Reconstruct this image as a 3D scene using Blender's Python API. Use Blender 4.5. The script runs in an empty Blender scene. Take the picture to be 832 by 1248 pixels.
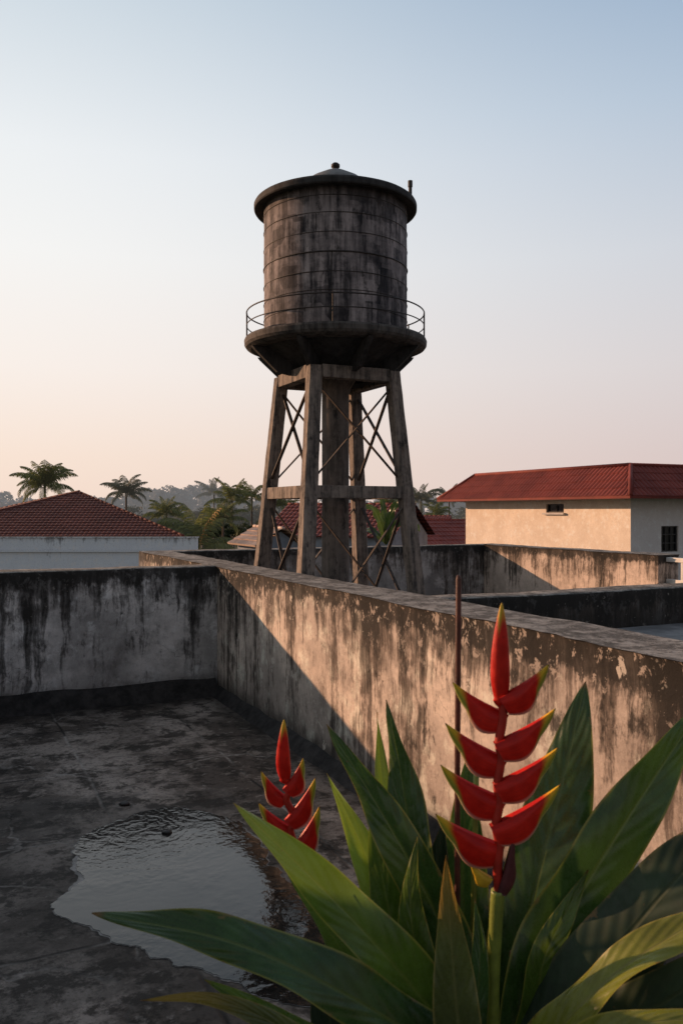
import bpy, bmesh, math, random
from mathutils import Vector, Matrix, noise
from math import sin, cos, pi, radians, sqrt, atan, tan

sc = bpy.context.scene
col = sc.collection
random.seed(7)

# ------------------------------------------------------------------ frame of the place
CAM = Vector((0, 0, 1.7))
F = 1024.0                       # focal length in photo pixels (832 x 1248)
def at(px, py, Y):               # a point of the place from where it is seen
    return Vector(((px-416)/F*Y, Y, 1.7-(py-622)/F*Y))
W = Vector((0.434, -0.901, 0)).normalized()      # along the long parapet, towards the camera
N = Vector((-W.y, W.x, 0))                       # across it, away from the terrace
CORNER = Vector((-1.15, 7.8, 0))
def ot(o, t, z=0.0):
    p = CORNER + N*o + W*t
    return Vector((p.x, p.y, z))
TOP = 1.18
GROUND = -6.0
PHI = radians(40)
SUN_EL = atan(0.307*cos(PHI))
ray = W*cos(PHI) + N*sin(PHI)
TO_SUN = Vector((-ray.x*cos(SUN_EL), -ray.y*cos(SUN_EL), sin(SUN_EL)))

# ------------------------------------------------------------------ object helpers
def tag(o, label=None, cat=None, group=None, kind=None):
    if label: o['label'] = label
    if cat: o['category'] = cat
    if group: o['group'] = group
    if kind: o['kind'] = kind
    return o
def empty(name, loc, label=None, cat=None, group=None, rz=0):
    o = bpy.data.objects.new(name, None); col.objects.link(o)
    o.empty_display_size = .1
    o.location = loc; o.rotation_euler = (0, 0, rz)
    return tag(o, label, cat, group)

class MB:
    def __init__(s): s.v = []; s.f = []; s.uv = {}; s.m = []
    def add(s, vs, fs, uvs=None, mi=0):
        b = len(s.v); s.v += [Vector(v) for v in vs]
        for i, f in enumerate(fs):
            s.f.append([b+k for k in f]); s.m.append(mi)
            if uvs: s.uv[len(s.f)-1] = [uvs[k] for k in f]
        return s
    def box(s, c, size, R=None):
        c = Vector(c); hx, hy, hz = size[0]/2, size[1]/2, size[2]/2
        vs = []
        for x in (-hx, hx):
            for y in (-hy, hy):
                for z in (-hz, hz):
                    p = Vector((x, y, z))
                    if R: p = R @ p
                    vs.append(c+p)
        return s.add(vs, [(0,1,3,2),(4,6,7,5),(0,4,5,1),(2,3,7,6),(0,2,6,4),(1,5,7,3)])
    def beam(s, a, b, w, h, up=Vector((0,0,1)), w2=None, h2=None):      # rectangular bar from a to b
        a = Vector(a); b = Vector(b); T = (b-a).normalized()
        S = T.cross(up)
        if S.length < 1e-4: S = Vector((1,0,0))
        S.normalize(); U = S.cross(T)
        w2 = w2 or w; h2 = h2 or h
        vs = []
        for p, ww, hh in ((a, w, h), (b, w2, h2)):
            for sx, sy in ((-1,-1),(1,-1),(1,1),(-1,1)):
                vs.append(p + S*sx*ww/2 + U*sy*hh/2)
        return s.add(vs, [(0,1,2,3),(7,6,5,4),(0,4,5,1),(1,5,6,2),(2,6,7,3),(3,7,4,0)])
    def tube(s, pts, r, seg=8, cap=True, closed=False):
        pts = [Vector(p) for p in pts]; n = len(pts)
        rr = r if isinstance(r, (list, tuple)) else [r]*n
        vs, fs = [], []
        prevS = None
        for i, p in enumerate(pts):
            if closed: T = pts[(i+1)%n]-pts[i-1]
            else: T = pts[min(i+1,n-1)]-pts[max(i-1,0)]
            T.normalize()
            if prevS is None:
                S = T.cross(Vector((0,0,1)))
                if S.length < 1e-3: S = T.cross(Vector((0,1,0)))
            else: S = prevS - T*prevS.dot(T)
            S.normalize(); prevS = S; U = T.cross(S)
            for k in range(seg):
                a = 2*pi*k/seg
                vs.append(p + (S*cos(a)+U*sin(a))*rr[i])
        m = n if closed else n-1
        for i in range(m):
            j = (i+1) % n
            for k in range(seg):
                l = (k+1) % seg
                fs.append((i*seg+k, i*seg+l, j*seg+l, j*seg+k))
        if cap and not closed:
            fs.append(tuple(range(seg))[::-1]); fs.append(tuple((n-1)*seg+k for k in range(seg)))
        return s.add(vs, fs)
    def lathe(s, prof, c=(0,0,0), seg=64, wob=0.0):
        c = Vector(c); vs, fs = [], []
        for i, (r, z) in enumerate(prof):
            for k in range(seg):
                a = 2*pi*k/seg
                rr = r
                if wob: rr += wob*noise.noise(Vector((cos(a)*3, sin(a)*3, z*3)))
                vs.append(c+Vector((rr*cos(a), rr*sin(a), z)))
        for i in range(len(prof)-1):
            for k in range(seg):
                l = (k+1) % seg
                fs.append((i*seg+k, i*seg+l, (i+1)*seg+l, (i+1)*seg+k))
        return s.add(vs, fs)
    def build(s, name, mat, parent=None, smooth=False, bevel=0, label=None, cat=None, group=None, kind=None):
        me = bpy.data.meshes.new(name)
        me.from_pydata([tuple(v) for v in s.v], [], s.f)
        for mm in (mat if isinstance(mat, (list, tuple)) else [mat]): me.materials.append(mm)
        if any(s.m): me.polygons.foreach_set('material_index', s.m)
        if s.uv:
            ul = me.uv_layers.new(name='UVMap')
            for p in me.polygons:
                uu = s.uv.get(p.index)
                if uu:
                    for li, q in zip(p.loop_indices, uu): ul.data[li].uv = q
        bm = bmesh.new(); bm.from_mesh(me)
        if not s.uv:
            bmesh.ops.recalc_face_normals(bm, faces=bm.faces)
        if bevel: bmesh.ops.bevel(bm, geom=list(bm.edges), offset=bevel, segments=2, affect='EDGES', profile=.6)
        bm.to_mesh(me); bm.free()
        if smooth: me.shade_smooth()
        o = bpy.data.objects.new(name, me); col.objects.link(o)
        if parent:
            o.parent = parent
            o.matrix_parent_inverse = (Matrix.Translation(parent.location) @ parent.rotation_euler.to_matrix().to_4x4()).inverted()
        return tag(o, label, cat, group, kind)
def smooth_by_angle(o, ang=40):
    me = o.data
    me.shade_smooth()
    bm = bmesh.new(); bm.from_mesh(me)
    for e in bm.edges:
        if len(e.link_faces) == 2 and e.calc_face_angle(0) > radians(ang): e.smooth = False
    bm.to_mesh(me); bm.free()

# ------------------------------------------------------------------ node helpers
class NT:
    def __init__(s, name):
        s.mat = bpy.data.materials.new(name); s.mat.use_nodes = True
        s.t = s.mat.node_tree; s.t.nodes.clear()
        s.out = s.n('ShaderNodeOutputMaterial')
        s.b = s.n('ShaderNodeBsdfPrincipled')
        s.l(s.b.outputs[0], s.out.inputs[0])
        s.tc = s.n('ShaderNodeTexCoord')
    def n(s, k, **kw):
        x = s.t.nodes.new(k)
        for a, b in kw.items(): setattr(x, a, b)
        return x
    def l(s, a, b): s.t.links.new(a, b)
    def put(s, sock, v):
        if hasattr(v, 'is_linked'): s.l(v, sock)
        else:
            if isinstance(v, (tuple, list)) and len(v) == 3 and sock.type == 'RGBA': v = (*v, 1)
            sock.default_value = v
    def map(s, vec, scale=(1,1,1), loc=(0,0,0), rot=(0,0,0)):
        m = s.n('ShaderNodeMapping'); s.put(m.inputs[0], vec)
        m.inputs['Scale'].default_value = scale; m.inputs['Location'].default_value = loc; m.inputs['Rotation'].default_value = rot
        return m.outputs[0]
    def noise(s, vec, scale, detail=5, rough=.6, dist=0):
        x = s.n('ShaderNodeTexNoise'); s.put(x.inputs['Vector'], vec)
        x.inputs['Scale'].default_value = scale; x.inputs['Detail'].default_value = detail
        x.inputs['Roughness'].default_value = rough; x.inputs['Distortion'].default_value = dist
        return x.outputs['Fac']
    def noisec(s, vec, scale, detail=3):
        x = s.n('ShaderNodeTexNoise'); s.put(x.inputs['Vector'], vec)
        x.inputs['Scale'].default_value = scale; x.inputs['Detail'].default_value = detail
        return x.outputs['Color']
    def vor(s, vec, scale, feature='DISTANCE_TO_EDGE', rnd=1):
        x = s.n('ShaderNodeTexVoronoi', feature=feature); s.put(x.inputs['Vector'], vec)
        x.inputs['Scale'].default_value = scale; x.inputs['Randomness'].default_value = rnd
        return x.outputs['Color'] if feature == 'F1C' else x.outputs['Distance']
    def step(s, v, a, b, lo=0., hi=1.):          # smooth step a..b -> lo..hi
        m = s.n('ShaderNodeMapRange', interpolation_type='SMOOTHSTEP'); s.put(m.inputs[0], v)
        m.inputs[1].default_value = a; m.inputs[2].default_value = b
        m.inputs[3].default_value = lo; m.inputs[4].default_value = hi
        return m.outputs[0]
    def math(s, op, a, b=0.0, clamp=False):
        m = s.n('ShaderNodeMath', operation=op, use_clamp=clamp); s.put(m.inputs[0], a); s.put(m.inputs[1], b)
        return m.outputs[0]
    def mix(s, f, a, b, mode='MIX'):
        m = s.n('ShaderNodeMix', data_type='RGBA', blend_type=mode)
        s.put(m.inputs[0], f); s.put(m.inputs[6], a); s.put(m.inputs[7], b)
        return m.outputs[2]
    def vadd(s, a, b, op='ADD'):
        m = s.n('ShaderNodeVectorMath', operation=op); s.put(m.inputs[0], a); s.put(m.inputs[1], b)
        return m.outputs[0]
    def vscale(s, a, k):
        m = s.n('ShaderNodeVectorMath', operation='SCALE'); s.put(m.inputs[0], a); s.put(m.inputs['Scale'], k)
        return m.outputs[0]
    def sep(s, v):
        x = s.n('ShaderNodeSeparateXYZ'); s.put(x.inputs[0], v); return x.outputs
    def bump(s, h, strength=.3, dist=.02, normal=None):
        x = s.n('ShaderNodeBump'); s.put(x.inputs['Height'], h)
        x.inputs['Strength'].default_value = strength; x.inputs['Distance'].default_value = dist
        if normal is not None: s.l(normal, x.inputs['Normal'])
        return x.outputs[0]
    def done(s, color=None, rough=None, normal=None, **kw):
        if color is not None: s.put(s.b.inputs['Base Color'], color)
        if rough is not None: s.put(s.b.inputs['Roughness'], rough)
        if normal is not None: s.l(normal, s.b.inputs['Normal'])
        for k, v in kw.items(): s.put(s.b.inputs[k], v)
        return s.mat

def mat_wall(name, light, dark, seed, zt=TOP, zb=0.0, mould=.5, streak=.5, peel=.0, topband=.3, soot=(.022,.020,.018), brown=(.075,.056,.044), near=None):
    m = NT(name)
    p = m.map(m.tc.outputs['Object'], loc=(seed*13.7, seed*7.1, 0))
    P = m.map(p, loc=(0,0,seed*3.3))
    z = m.sep(m.tc.outputs['Object'])[2]
    big = m.noise(P, 1.1, 7, .62)
    med = m.noise(P, 6, 8, .68)
    fine = m.noise(P, 55, 5, .7)
    col_ = m.mix(m.step(big, .35, .68), dark, light)
    col_ = m.mix(m.step(med, .38, .62, 0, .75), col_, m.mix(.7, col_, dark))
    bl = m.noise(m.map(P, scale=(1,1,.6), loc=(5,2,0)), 2.6, 8, .72)
    col_ = m.mix(m.step(bl, .50, .64, 0, .5*min(1,max(0,mould))), col_, m.mix(.8, col_, soot))
    col_ = m.mix(m.step(m.noise(P, 15, 7, .75), .52, .66, 0, .35), col_, m.mix(.75, col_, soot))
    col_ = m.mix(m.step(m.noise(m.map(P, loc=(7,3,1)), 3.2, 9, .74), .52, .62, 0, .55), col_, tuple(min(.85, x*1.28) for x in light))
    # broad vertical run-off and thin dribbles
    PW = m.vadd(P, m.vscale(m.vadd(m.noisec(P, 4.5, 4), (-.5,-.5,-.5)), .075))
    s1 = m.noise(m.map(PW, scale=(3.2,3.2,.26)), 1.6, 7, .7)
    s2 = m.noise(m.map(PW, scale=(13,13,.6)), 1.5, 6, .68)
    top = m.step(z, zt-.62, zt-.02)
    top2 = m.step(z, zt-.20, zt+.0)
    low = m.noise(m.map(P, scale=(1,1,.2), loc=(2,9,4)), .75, 3, .5)
    rag = m.math('MULTIPLY', m.math('SUBTRACT', med, .5), .5)
    st = m.math('ADD', m.math('ADD', m.math('MULTIPLY', s1, .62), m.math('MULTIPLY', s2, .38)), m.math('ADD', m.math('MULTIPLY', top, .11), m.math('ADD', m.math('MULTIPLY', m.math('SUBTRACT', low, .5), .32), m.math('MULTIPLY', rag, .55))))
    f1 = m.step(st, .60-.12*streak, .70-.12*streak, 0, .9)
    col_ = m.mix(m.math('MULTIPLY', f1, .85), col_, brown)
    f2 = m.step(st, .66-.11*streak, .78-.11*streak, 0, .9)
    col_ = m.mix(f2, col_, soot)
    # mould hanging down from the top edge, ragged
    mb = m.math('ADD', m.noise(m.map(P, scale=(1,1,.55)), 8.5, 9, .72), m.math('ADD', m.math('MULTIPLY', top2, topband), m.math('MULTIPLY', s2, .18)))
    if near is not None:
        xo = m.sep(m.tc.outputs['Object'])[0]
        mb = m.math('ADD', mb, m.math('MULTIPLY', m.step(xo, near[1], near[0], 0, 1), m.math('ADD', .03, m.math('MULTIPLY', top, .14))))
    f3 = m.step(mb, .80-.14*mould, .93-.14*mould, 0, .88)
    col_ = m.mix(f3, col_, soot)
    # damp foot
    bot = m.step(m.math('ADD', z, m.math('MULTIPLY', m.math('SUBTRACT', med, .5), .4)), zb+.05, zb+.26, .78, 0)
    col_ = m.mix(bot, col_, soot)
    # flaked paint and lichen spots
    pe = m.noise(m.map(P, scale=(1,1,.75)), 9.5, 8, .66, .5)
    f4 = m.step(pe, .66-.05*peel, .69-.05*peel, 0, min(.85, peel*1.1))
    f4 = m.math('MULTIPLY', f4, m.step(m.noise(P, 1.4, 2), .40, .58))
    col_ = m.mix(f4, col_, (.62,.55,.47))
    fk = m.math('MULTIPLY', m.step(m.noise(m.map(P, scale=(1,1,.7)), 17, 7, .7, .4), .555, .62), m.step(z, zt-.42, zt-.08, 0, .75*min(1, peel)))
    col_ = m.mix(fk, col_, tuple(x*.72 for x in light))
    sp = m.noise(P, 34, 3, .5)
    col_ = m.mix(m.step(sp, .66, .74, 0, .5), col_, (.34,.31,.27))
    # hairline cracks
    cr = m.vor(m.vadd(P, m.vscale(m.noisec(P, 5), .25)), 2.6)
    crk = m.step(cr, .0, .006, 1, 0)
    crk = m.math('MULTIPLY', crk, m.step(m.noise(P, 1.1, 3), .56, .64))
    col_ = m.mix(m.math('MULTIPLY', crk, .6), col_, (.03,.025,.02))
    # upper faces: bleached, with lichen
    nz = m.sep(m.n('ShaderNodeNewGeometry').outputs['Normal'])[2]
    up = m.step(nz, .5, .85)
    tcol = m.mix(m.step(m.noise(P, 7, 8, .7), .40, .62), (.085,.078,.07), (.30,.28,.255))
    tcol = m.mix(m.step(m.noise(P, 24, 6, .7), .50, .60, 0, .8), tcol, (.045,.040,.034))
    tcol = m.mix(m.step(m.noise(P, 60, 3, .6), .60, .70, 0, .7), tcol, (.42,.39,.34))
    col_ = m.mix(up, col_, tcol)
    col_ = m.mix(m.step(fine, .3, .7, .0, .22), col_, m.mix(.5, col_, (0,0,0)))
    h = m.math('ADD', m.math('MULTIPLY', med, .6), m.math('ADD', m.math('MULTIPLY', fine, .22), m.math('ADD', m.math('MULTIPLY', f4, .14), m.math('MULTIPLY', crk, -.2))))
    return m.done(col_, .92, m.bump(h, .55, .02), **{'Specular IOR Level': .25})

def mat_tower(name, light, dark, seed, sc_=1.0, rust=.35, plates=False):
    m = NT(name)
    P = m.map(m.tc.outputs['Object'], loc=(seed*5.1, seed*9.3, seed*2.2))
    big = m.noise(P, 2.0*sc_, 7, .65)
    s1 = m.noise(m.map(P, scale=(5,5,.45)), 1.5*sc_, 6, .68)
    s2 = m.noise(m.map(P, scale=(16,16,1.1)), 1.5*sc_, 5, .65)
    med = m.noise(P, 11*sc_, 8, .7)
    fine = m.noise(P, 70, 4, .6)
    v = m.math('ADD', m.math('MULTIPLY', s1, .5), m.math('ADD', m.math('MULTIPLY', s2, .25), m.math('MULTIPLY', med, .25)))
    c = m.mix(m.step(v, .42, .64) if plates else m.step(v, .38, .60), dark, light)
    c = m.mix(m.step(big, .45, .72, 0, .5), c, m.mix(.4, c, light))
    if plates:
        o = m.sep(m.tc.outputs['Object'])
        a = m.math('ARCTAN2', o[1], o[0])
        cmb = m.n('ShaderNodeCombineXYZ'); m.put(cmb.inputs[0], m.math('MULTIPLY', a, 4.2)); m.put(cmb.inputs[1], m.math('MULTIPLY', o[2], 4.6))
        br = m.n('ShaderNodeTexVoronoi', feature='F1', distance='CHEBYCHEV'); m.put(br.inputs['Vector'], cmb.outputs[0]); br.inputs['Scale'].default_value = 1.0; br.inputs['Randomness'].default_value = .75
        pv = m.sep(br.outputs['Color'])
        c = m.mix(m.step(pv[0], .55, .95, 0, .6), c, dark)
        c = m.mix(m.step(pv[1], .6, .95, 0, .35), c, light)
        # black run-off under the lid
        zz = m.math('ADD', o[2], m.math('MULTIPLY', m.math('SUBTRACT', s2, .5), .9))
        c = m.mix(m.step(zz, -.05+1.15, .1+1.32, 0, .75), c, (.015,.014,.014))
    r = m.noise(m.map(P, scale=(4,4,1)), 3*sc_, 7, .7)
    c = m.mix(m.step(r, .56, .72, 0, rust), c, (.12,.055,.028))
    bl = m.noise(m.map(P, scale=(1,1,.5)), 7*sc_, 8, .7)
    c = m.mix(m.step(bl, .55, .66, 0, .8), c, (.018,.016,.015))
    h = m.math('ADD', m.math('MULTIPLY', med, .6), m.math('MULTIPLY', fine, .3))
    return m.done(c, .85, m.bump(h, .5, .012), **{'Specular IOR Level': .3})

def mat_plain(name, c, rough=.7, var=.25, scale=6, spec=.4, bump=.15, seed=0):
    m = NT(name)
    P = m.map(m.tc.outputs['Object'], loc=(seed, seed*.7, 0))
    f = m.noise(P, scale, 6, .65)
    cc = m.mix(m.step(f, .3, .7), tuple(x*(1-var) for x in c), tuple(min(1, x*(1+var)) for x in c))
    return m.done(cc, rough, m.bump(m.noise(P, scale*8, 4), bump, .01), **{'Specular IOR Level': spec})

def mat_roof(name, c, c2, seed=0, worn=(.2,.1,.08)):
    m = NT(name)
    P = m.map(m.tc.outputs['Object'], loc=(seed, seed*2, 0))
    big = m.noise(P, .6, 5, .6); med = m.noise(P, 4.5, 6, .7)
    cc = m.mix(m.step(big, .35, .65), c, c2)
    cc = m.mix(m.step(med, .5, .72, 0, .6), cc, tuple(x*.45 for x in c))
    cc = m.mix(m.step(m.noise(P, 9, 3), .62, .75, 0, .5), cc, worn)
    return m.done(cc, .75, m.bump(med, .2, .02), **{'Specular IOR Level': .3})

def mat_foliage(name, c1, c2, trans=.25, rough=.6, haze=None, hz=0.):
    m = NT(name)
    P = m.tc.outputs['Object']
    f = m.noise(P, .9, 4, .7)
    g = m.n('ShaderNodeNewGeometry').outputs['Random Per Island']
    cc = m.mix(m.step(m.math('ADD', m.math('MULTIPLY', f, .6), m.math('MULTIPLY', g, .4)), .3, .7), c1, c2)
    m.done(cc, rough, None, **{'Specular IOR Level': .25})
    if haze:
        m.put(m.b.inputs['Emission Color'], haze); m.b.inputs['Emission Strength'].default_value = hz  # leaves glow faintly to stand in for distance haze
    tr = m.n('ShaderNodeBsdfTranslucent'); m.put(tr.inputs[0], cc)
    mx = m.n('ShaderNodeMixShader'); mx.inputs[0].default_value = trans
    m.l(m.b.outputs[0], mx.inputs[1]); m.l(tr.outputs[0], mx.inputs[2]); m.l(mx.outputs[0], m.out.inputs[0])
    return m.mat

def mat_leaf(name, c, edge, rib, trans=.22, tipc=None, rough=.23):
    m = NT(name)
    uv = m.n('ShaderNodeUVMap').outputs[0]
    s = m.sep(uv); u, v = s[0], s[1]          # u 0..1 across, v 0..1 along the blade
    au = m.math('ABSOLUTE', m.math('SUBTRACT', m.math('MULTIPLY', u, 2), 1))
    # side veins sweep from the rib to the tip
    q = m.math('SUBTRACT', m.math('MULTIPLY', v, 95), m.math('MULTIPLY', au, 16))
    vein = m.math('SINE', q)
    ob = m.tc.outputs['Object']
    f = m.noise(ob, 9, 5, .6)
    cc = m.mix(m.step(f, .35, .68), tuple(x*.62 for x in c), tuple(x*1.25 for x in c))
    cc = m.mix(m.step(vein, .1, 1, 0, .10), cc, tuple(x*1.7 for x in c))
    # long pale stripes, dust and blemish
    lon = m.noise(m.map(uv, scale=(26,1.2,1)), 1.0, 3, .5)
    cc = m.mix(m.step(lon, .55, .75, 0, .22), cc, tuple(x*.5 for x in c))
    dust = m.noise(ob, 60, 5, .7)
    cc = m.mix(m.step(dust, .58, .8, 0, .25), cc, (.16,.15,.10))
    cc = m.mix(m.step(au, .03, .10, .95, 0), cc, rib)
    cc = m.mix(m.step(au, .90, .98, 0, .85), cc, edge)
    if tipc:
        cc = m.mix(m.step(m.math('ADD', v, m.math('MULTIPLY', f, .08)), .72, 1.0, 0, .85), cc, tipc)
    wear = m.math('ADD', m.math('MULTIPLY', au, .55), m.noise(m.map(ob, loc=(3,5,1)), 26, 6, .7))
    cc = m.mix(m.step(wear, 1.10, 1.16, 0, .8), cc, (.17,.10,.035))
    cc = m.mix(m.step(v, .972, .995, 0, .9), cc, (.20,.09,.035))
    h = m.math('ADD', m.math('MULTIPLY', vein, .5), m.math('MULTIPLY', m.step(au, .0, .08, 1, 0), -1.6))
    cc = m.mix(m.step(m.noise(ob, 85, 3, .5), .70, .76, 0, .6), cc, (.10,.06,.02))
    nb = m.bump(h, .26, .003)
    m.done(cc, m.step(dust, .4, .7, rough, rough+.22), nb, **{'Specular IOR Level': .45})
    tr = m.n('ShaderNodeBsdfTranslucent'); m.put(tr.inputs[0], m.mix(.6, cc, tuple(min(1, x*3) for x in c)))
    mx = m.n('ShaderNodeMixShader'); mx.inputs[0].default_value = trans
    m.l(m.b.outputs[0], mx.inputs[1]); m.l(tr.outputs[0], mx.inputs[2]); m.l(mx.outputs[0], m.out.inputs[0])
    return m.mat

def mat_bract(name, pale=.35):
    m = NT(name)
    s = m.sep(m.n('ShaderNodeUVMap').outputs[0]); a, q = s[0], s[1]      # a base..tip, q keel..rim
    ob = m.tc.outputs['Object']
    f = m.noise(ob, 40, 4, .6)
    red = m.mix(m.step(f, .3, .7), (.46,.009,.004), (.64,.016,.006))
    rb = m.noise(m.map(m.n('ShaderNodeUVMap').outputs[0], scale=(2.5,38,1)), 1.0, 3, .6)
    red = m.mix(m.step(rb, .48, .66, 0, .5), red, (.30,.006,.005))
    red = m.mix(m.step(q, .5, 1., 0, .3), red, (.34,.008,.006))
    k = m.math('ADD', a, m.math('MULTIPLY', m.math('SUBTRACT', f, .5), .10))
    edge = m.math('ADD', k, m.math('MULTIPLY', m.math('POWER', m.math('SUBTRACT', 1., q), 2.0), .34))
    yel = m.mix(m.step(q, .25, .8), (.26,.27,.035), (.60,.38,.02))
    cc = m.mix(m.step(edge, .70, .86), red, yel)
    cc = m.mix(m.step(k, .95, 1.0, 0, .7), cc, (.16,.20,.03))
    br = m.noise(ob, 55, 5, .7)
    cc = m.mix(m.step(br, .62, .70, 0, .5), cc, (.16,.012,.008))
    cc = m.mix(m.step(m.math('ADD', a, m.math('MULTIPLY', m.math('SUBTRACT', br, .5), .1)), .965, .99, 0, .85), cc, (.07,.035,.015))
    kc = m.mix(m.step(k, .35, .75), (.62,.42,.34), (.45,.42,.14))
    cc = m.mix(m.step(q, .02, .20, pale, 0), cc, kc)
    vn = m.math('SINE', m.math('MULTIPLY', q, 60))
    m.done(cc, m.step(f, .35, .65, .32, .52), m.bump(m.math('ADD', m.math('MULTIPLY', rb, 1.2), f), .30, .003), **{'Specular IOR Level': .24})
    m.b.inputs['Subsurface Weight'].default_value = .12
    m.b.inputs['Subsurface Radius'].default_value = (.01, .003, .002)
    m.b.inputs['Subsurface Scale'].default_value = .5
    return m.mat

# ------------------------------------------------------------------ world, sun, camera
world = bpy.data.worlds.new("World"); sc.world = world; world.use_nodes = True
wt = world.node_tree; wt.nodes.clear()
def wn(k, **kw):
    x = wt.nodes.new(k)
    for a, b in kw.items(): setattr(x, a, b)
    return x
wo = wn('ShaderNodeOutputWorld'); bg = wn('ShaderNodeBackground'); wt.links.new(bg.outputs[0], wo.inputs[0])
bg.inputs[1].default_value = .1
sky = wn('ShaderNodeTexSky', sky_type='NISHITA'); sky.sun_disc = False
sky.sun_elevation = SUN_EL; sky.sun_rotation = math.atan2(TO_SUN.x, TO_SUN.y)
sky.air_density = 1.2; sky.dust_density = 3.0; sky.ozone_density = 1.5
tcw = wn('ShaderNodeTexCoord'); sp_ = wn('ShaderNodeSeparateXYZ'); wt.links.new(tcw.outputs['Generated'], sp_.inputs[0])
def ramp(sock, stops):
    r = wn('ShaderNodeValToRGB'); wt.links.new(sock, r.inputs[0])
    e = r.color_ramp.elements
    while len(e) < len(stops): e.new(.5)
    for x, (p, c) in zip(e, stops): x.position = p; x.color = (*c, 1)
    return r.outputs[0]
def srgb(r, g, b):
    f = lambda x: (x/255/12.92) if x/255 <= .04045 else ((x/255+.055)/1.055)**2.4
    return (f(r), f(g), f(b))
# thin evening haze over the sky: one ramp of height on the sun's side, one away from it
SKY_A = [(0,srgb(247,222,206)),(.06,srgb(250,229,214)),(.16,srgb(251,241,234)),(.28,srgb(248,247,245)),(.38,srgb(240,243,245)),(.54,srgb(204,217,227)),(.8,srgb(196,205,215)),(1,srgb(178,188,202))]
SKY_B = [(0,srgb(218,199,195)),(.06,srgb(215,199,198)),(.16,srgb(215,209,211)),(.28,srgb(204,209,218)),(.42,srgb(172,191,212)),(.54,srgb(136,164,196)),(.8,srgb(150,165,184)),(1,srgb(150,162,180))]
ra = ramp(sp_.outputs[2], SKY_A); rb = ramp(sp_.outputs[2], SKY_B)
dt = wn('ShaderNodeVectorMath', operation='DOT_PRODUCT'); wt.links.new(tcw.outputs['Generated'], dt.inputs[0])
side = Vector((-1, .0, 0)); dt.inputs[1].default_value = side
mr = wn('ShaderNodeMapRange', interpolation_type='SMOOTHSTEP'); wt.links.new(dt.outputs['Value'], mr.inputs[0])
mr.inputs[1].default_value = -.62; mr.inputs[2].default_value = .42
mxw = wn('ShaderNodeMix', data_type='RGBA'); wt.links.new(mr.outputs[0], mxw.inputs[0]); wt.links.new(rb, mxw.inputs[6]); wt.links.new(ra, mxw.inputs[7])
scl = wn('ShaderNodeVectorMath', operation='SCALE'); wt.links.new(mxw.outputs[2], scl.inputs[0]); 
# the sky opposite the low sun is dimmer
my = wn('ShaderNodeMapRange', interpolation_type='SMOOTHSTEP'); wt.links.new(sp_.outputs[1], my.inputs[0])
my.inputs[1].default_value = -.6; my.inputs[2].default_value = .68; my.inputs[3].default_value = 4.8; my.inputs[4].default_value = 10.0
wt.links.new(my.outputs[0], scl.inputs['Scale'])
mx2 = wn('ShaderNodeMix', data_type='RGBA'); mx2.inputs[0].default_value = .97
wt.links.new(sky.outputs[0], mx2.inputs[6]); wt.links.new(scl.outputs[0], mx2.inputs[7])
wt.links.new(mx2.outputs[2], bg.inputs[0])

sl = bpy.data.lights.new('sun', 'SUN'); sl.energy = 5.0; sl.angle = radians(.6); sl.color = (1, .58, .34)
so = bpy.data.objects.new('sun', sl); col.objects.link(so); so.location = TO_SUN*30
so.rotation_euler = (-TO_SUN).to_track_quat('-Z', 'Y').to_euler()

cd = bpy.data.cameras.new('camera'); cam = bpy.data.objects.new('camera', cd); col.objects.link(cam)
cam.location = CAM; cam.rotation_euler = (pi/2, 0, 0)
cd.sensor_fit = 'VERTICAL'; cd.sensor_height = 36; cd.lens = 36*F/1248
cd.shift_y = -2/1248*1.0
cd.clip_start = .05; cd.clip_end = 6000
cd.dof.use_dof = True; cd.dof.focus_distance = 5.5; cd.dof.aperture_fstop = 9
sc.camera = cam
sc.view_settings.view_transform = 'Standard'; sc.view_settings.look = 'None'; sc.view_settings.exposure = 0
sc.cycles.use_denoising = True
sc.cycles.max_bounces = 8
sc.cycles.sample_clamp_indirect = 6

# ------------------------------------------------------------------ materials
M = {}
M['wall_long'] = mat_wall('long_parapet_concrete', (.78,.65,.55), (.40,.335,.29), 1, mould=.95, streak=.82, peel=.9, topband=.36, near=(3.2, 6.5))
M['wall_back'] = mat_wall('back_parapet_concrete', (.74,.71,.69), (.27,.258,.25), 2, mould=.95, streak=.72, peel=.15, topband=.30, brown=(.05,.045,.042))
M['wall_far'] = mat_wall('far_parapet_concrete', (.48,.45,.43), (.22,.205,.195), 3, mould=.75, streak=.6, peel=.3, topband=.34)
M['wall_right'] = mat_wall('sunlit_parapet_concrete', (.62,.50,.42), (.42,.34,.28), 4, mould=.65, streak=.45, peel=.3, topband=.36)
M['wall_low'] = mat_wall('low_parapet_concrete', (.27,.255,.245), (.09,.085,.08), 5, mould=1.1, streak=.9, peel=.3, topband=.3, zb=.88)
M['tank'] = mat_tower('tank_weathered_steel', (.40,.345,.34), (.015,.014,.018), 1, 1.0, .12, True)
M['tower'] = mat_tower('tower_concrete', (.115,.103,.094), (.022,.020,.020), 2, 1.4, .3)
M['legm'] = mat_tower('tower_leg_concrete', (.27,.22,.185), (.04,.036,.034), 3, 1.6, .45)
M['column'] = mat_tower('column_concrete', (.19,.16,.14), (.055,.05,.045), 6, 1.0, .25)
M['lid'] = mat_tower('lid_dark_steel', (.05,.048,.048), (.018,.017,.017), 4, 1.5, .2)
M['cone'] = mat_plain('lid_pale_sheet', (.12,.115,.11), .6, .4, 8, .4, .2)
M['dark_metal'] = mat_plain('dark_rusty_metal', (.035,.028,.025), .65, .4, 20, .4, .2)
M['brace'] = mat_plain('brace_steel', (.06,.045,.036), .7, .5, 20, .3, .2)

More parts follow.
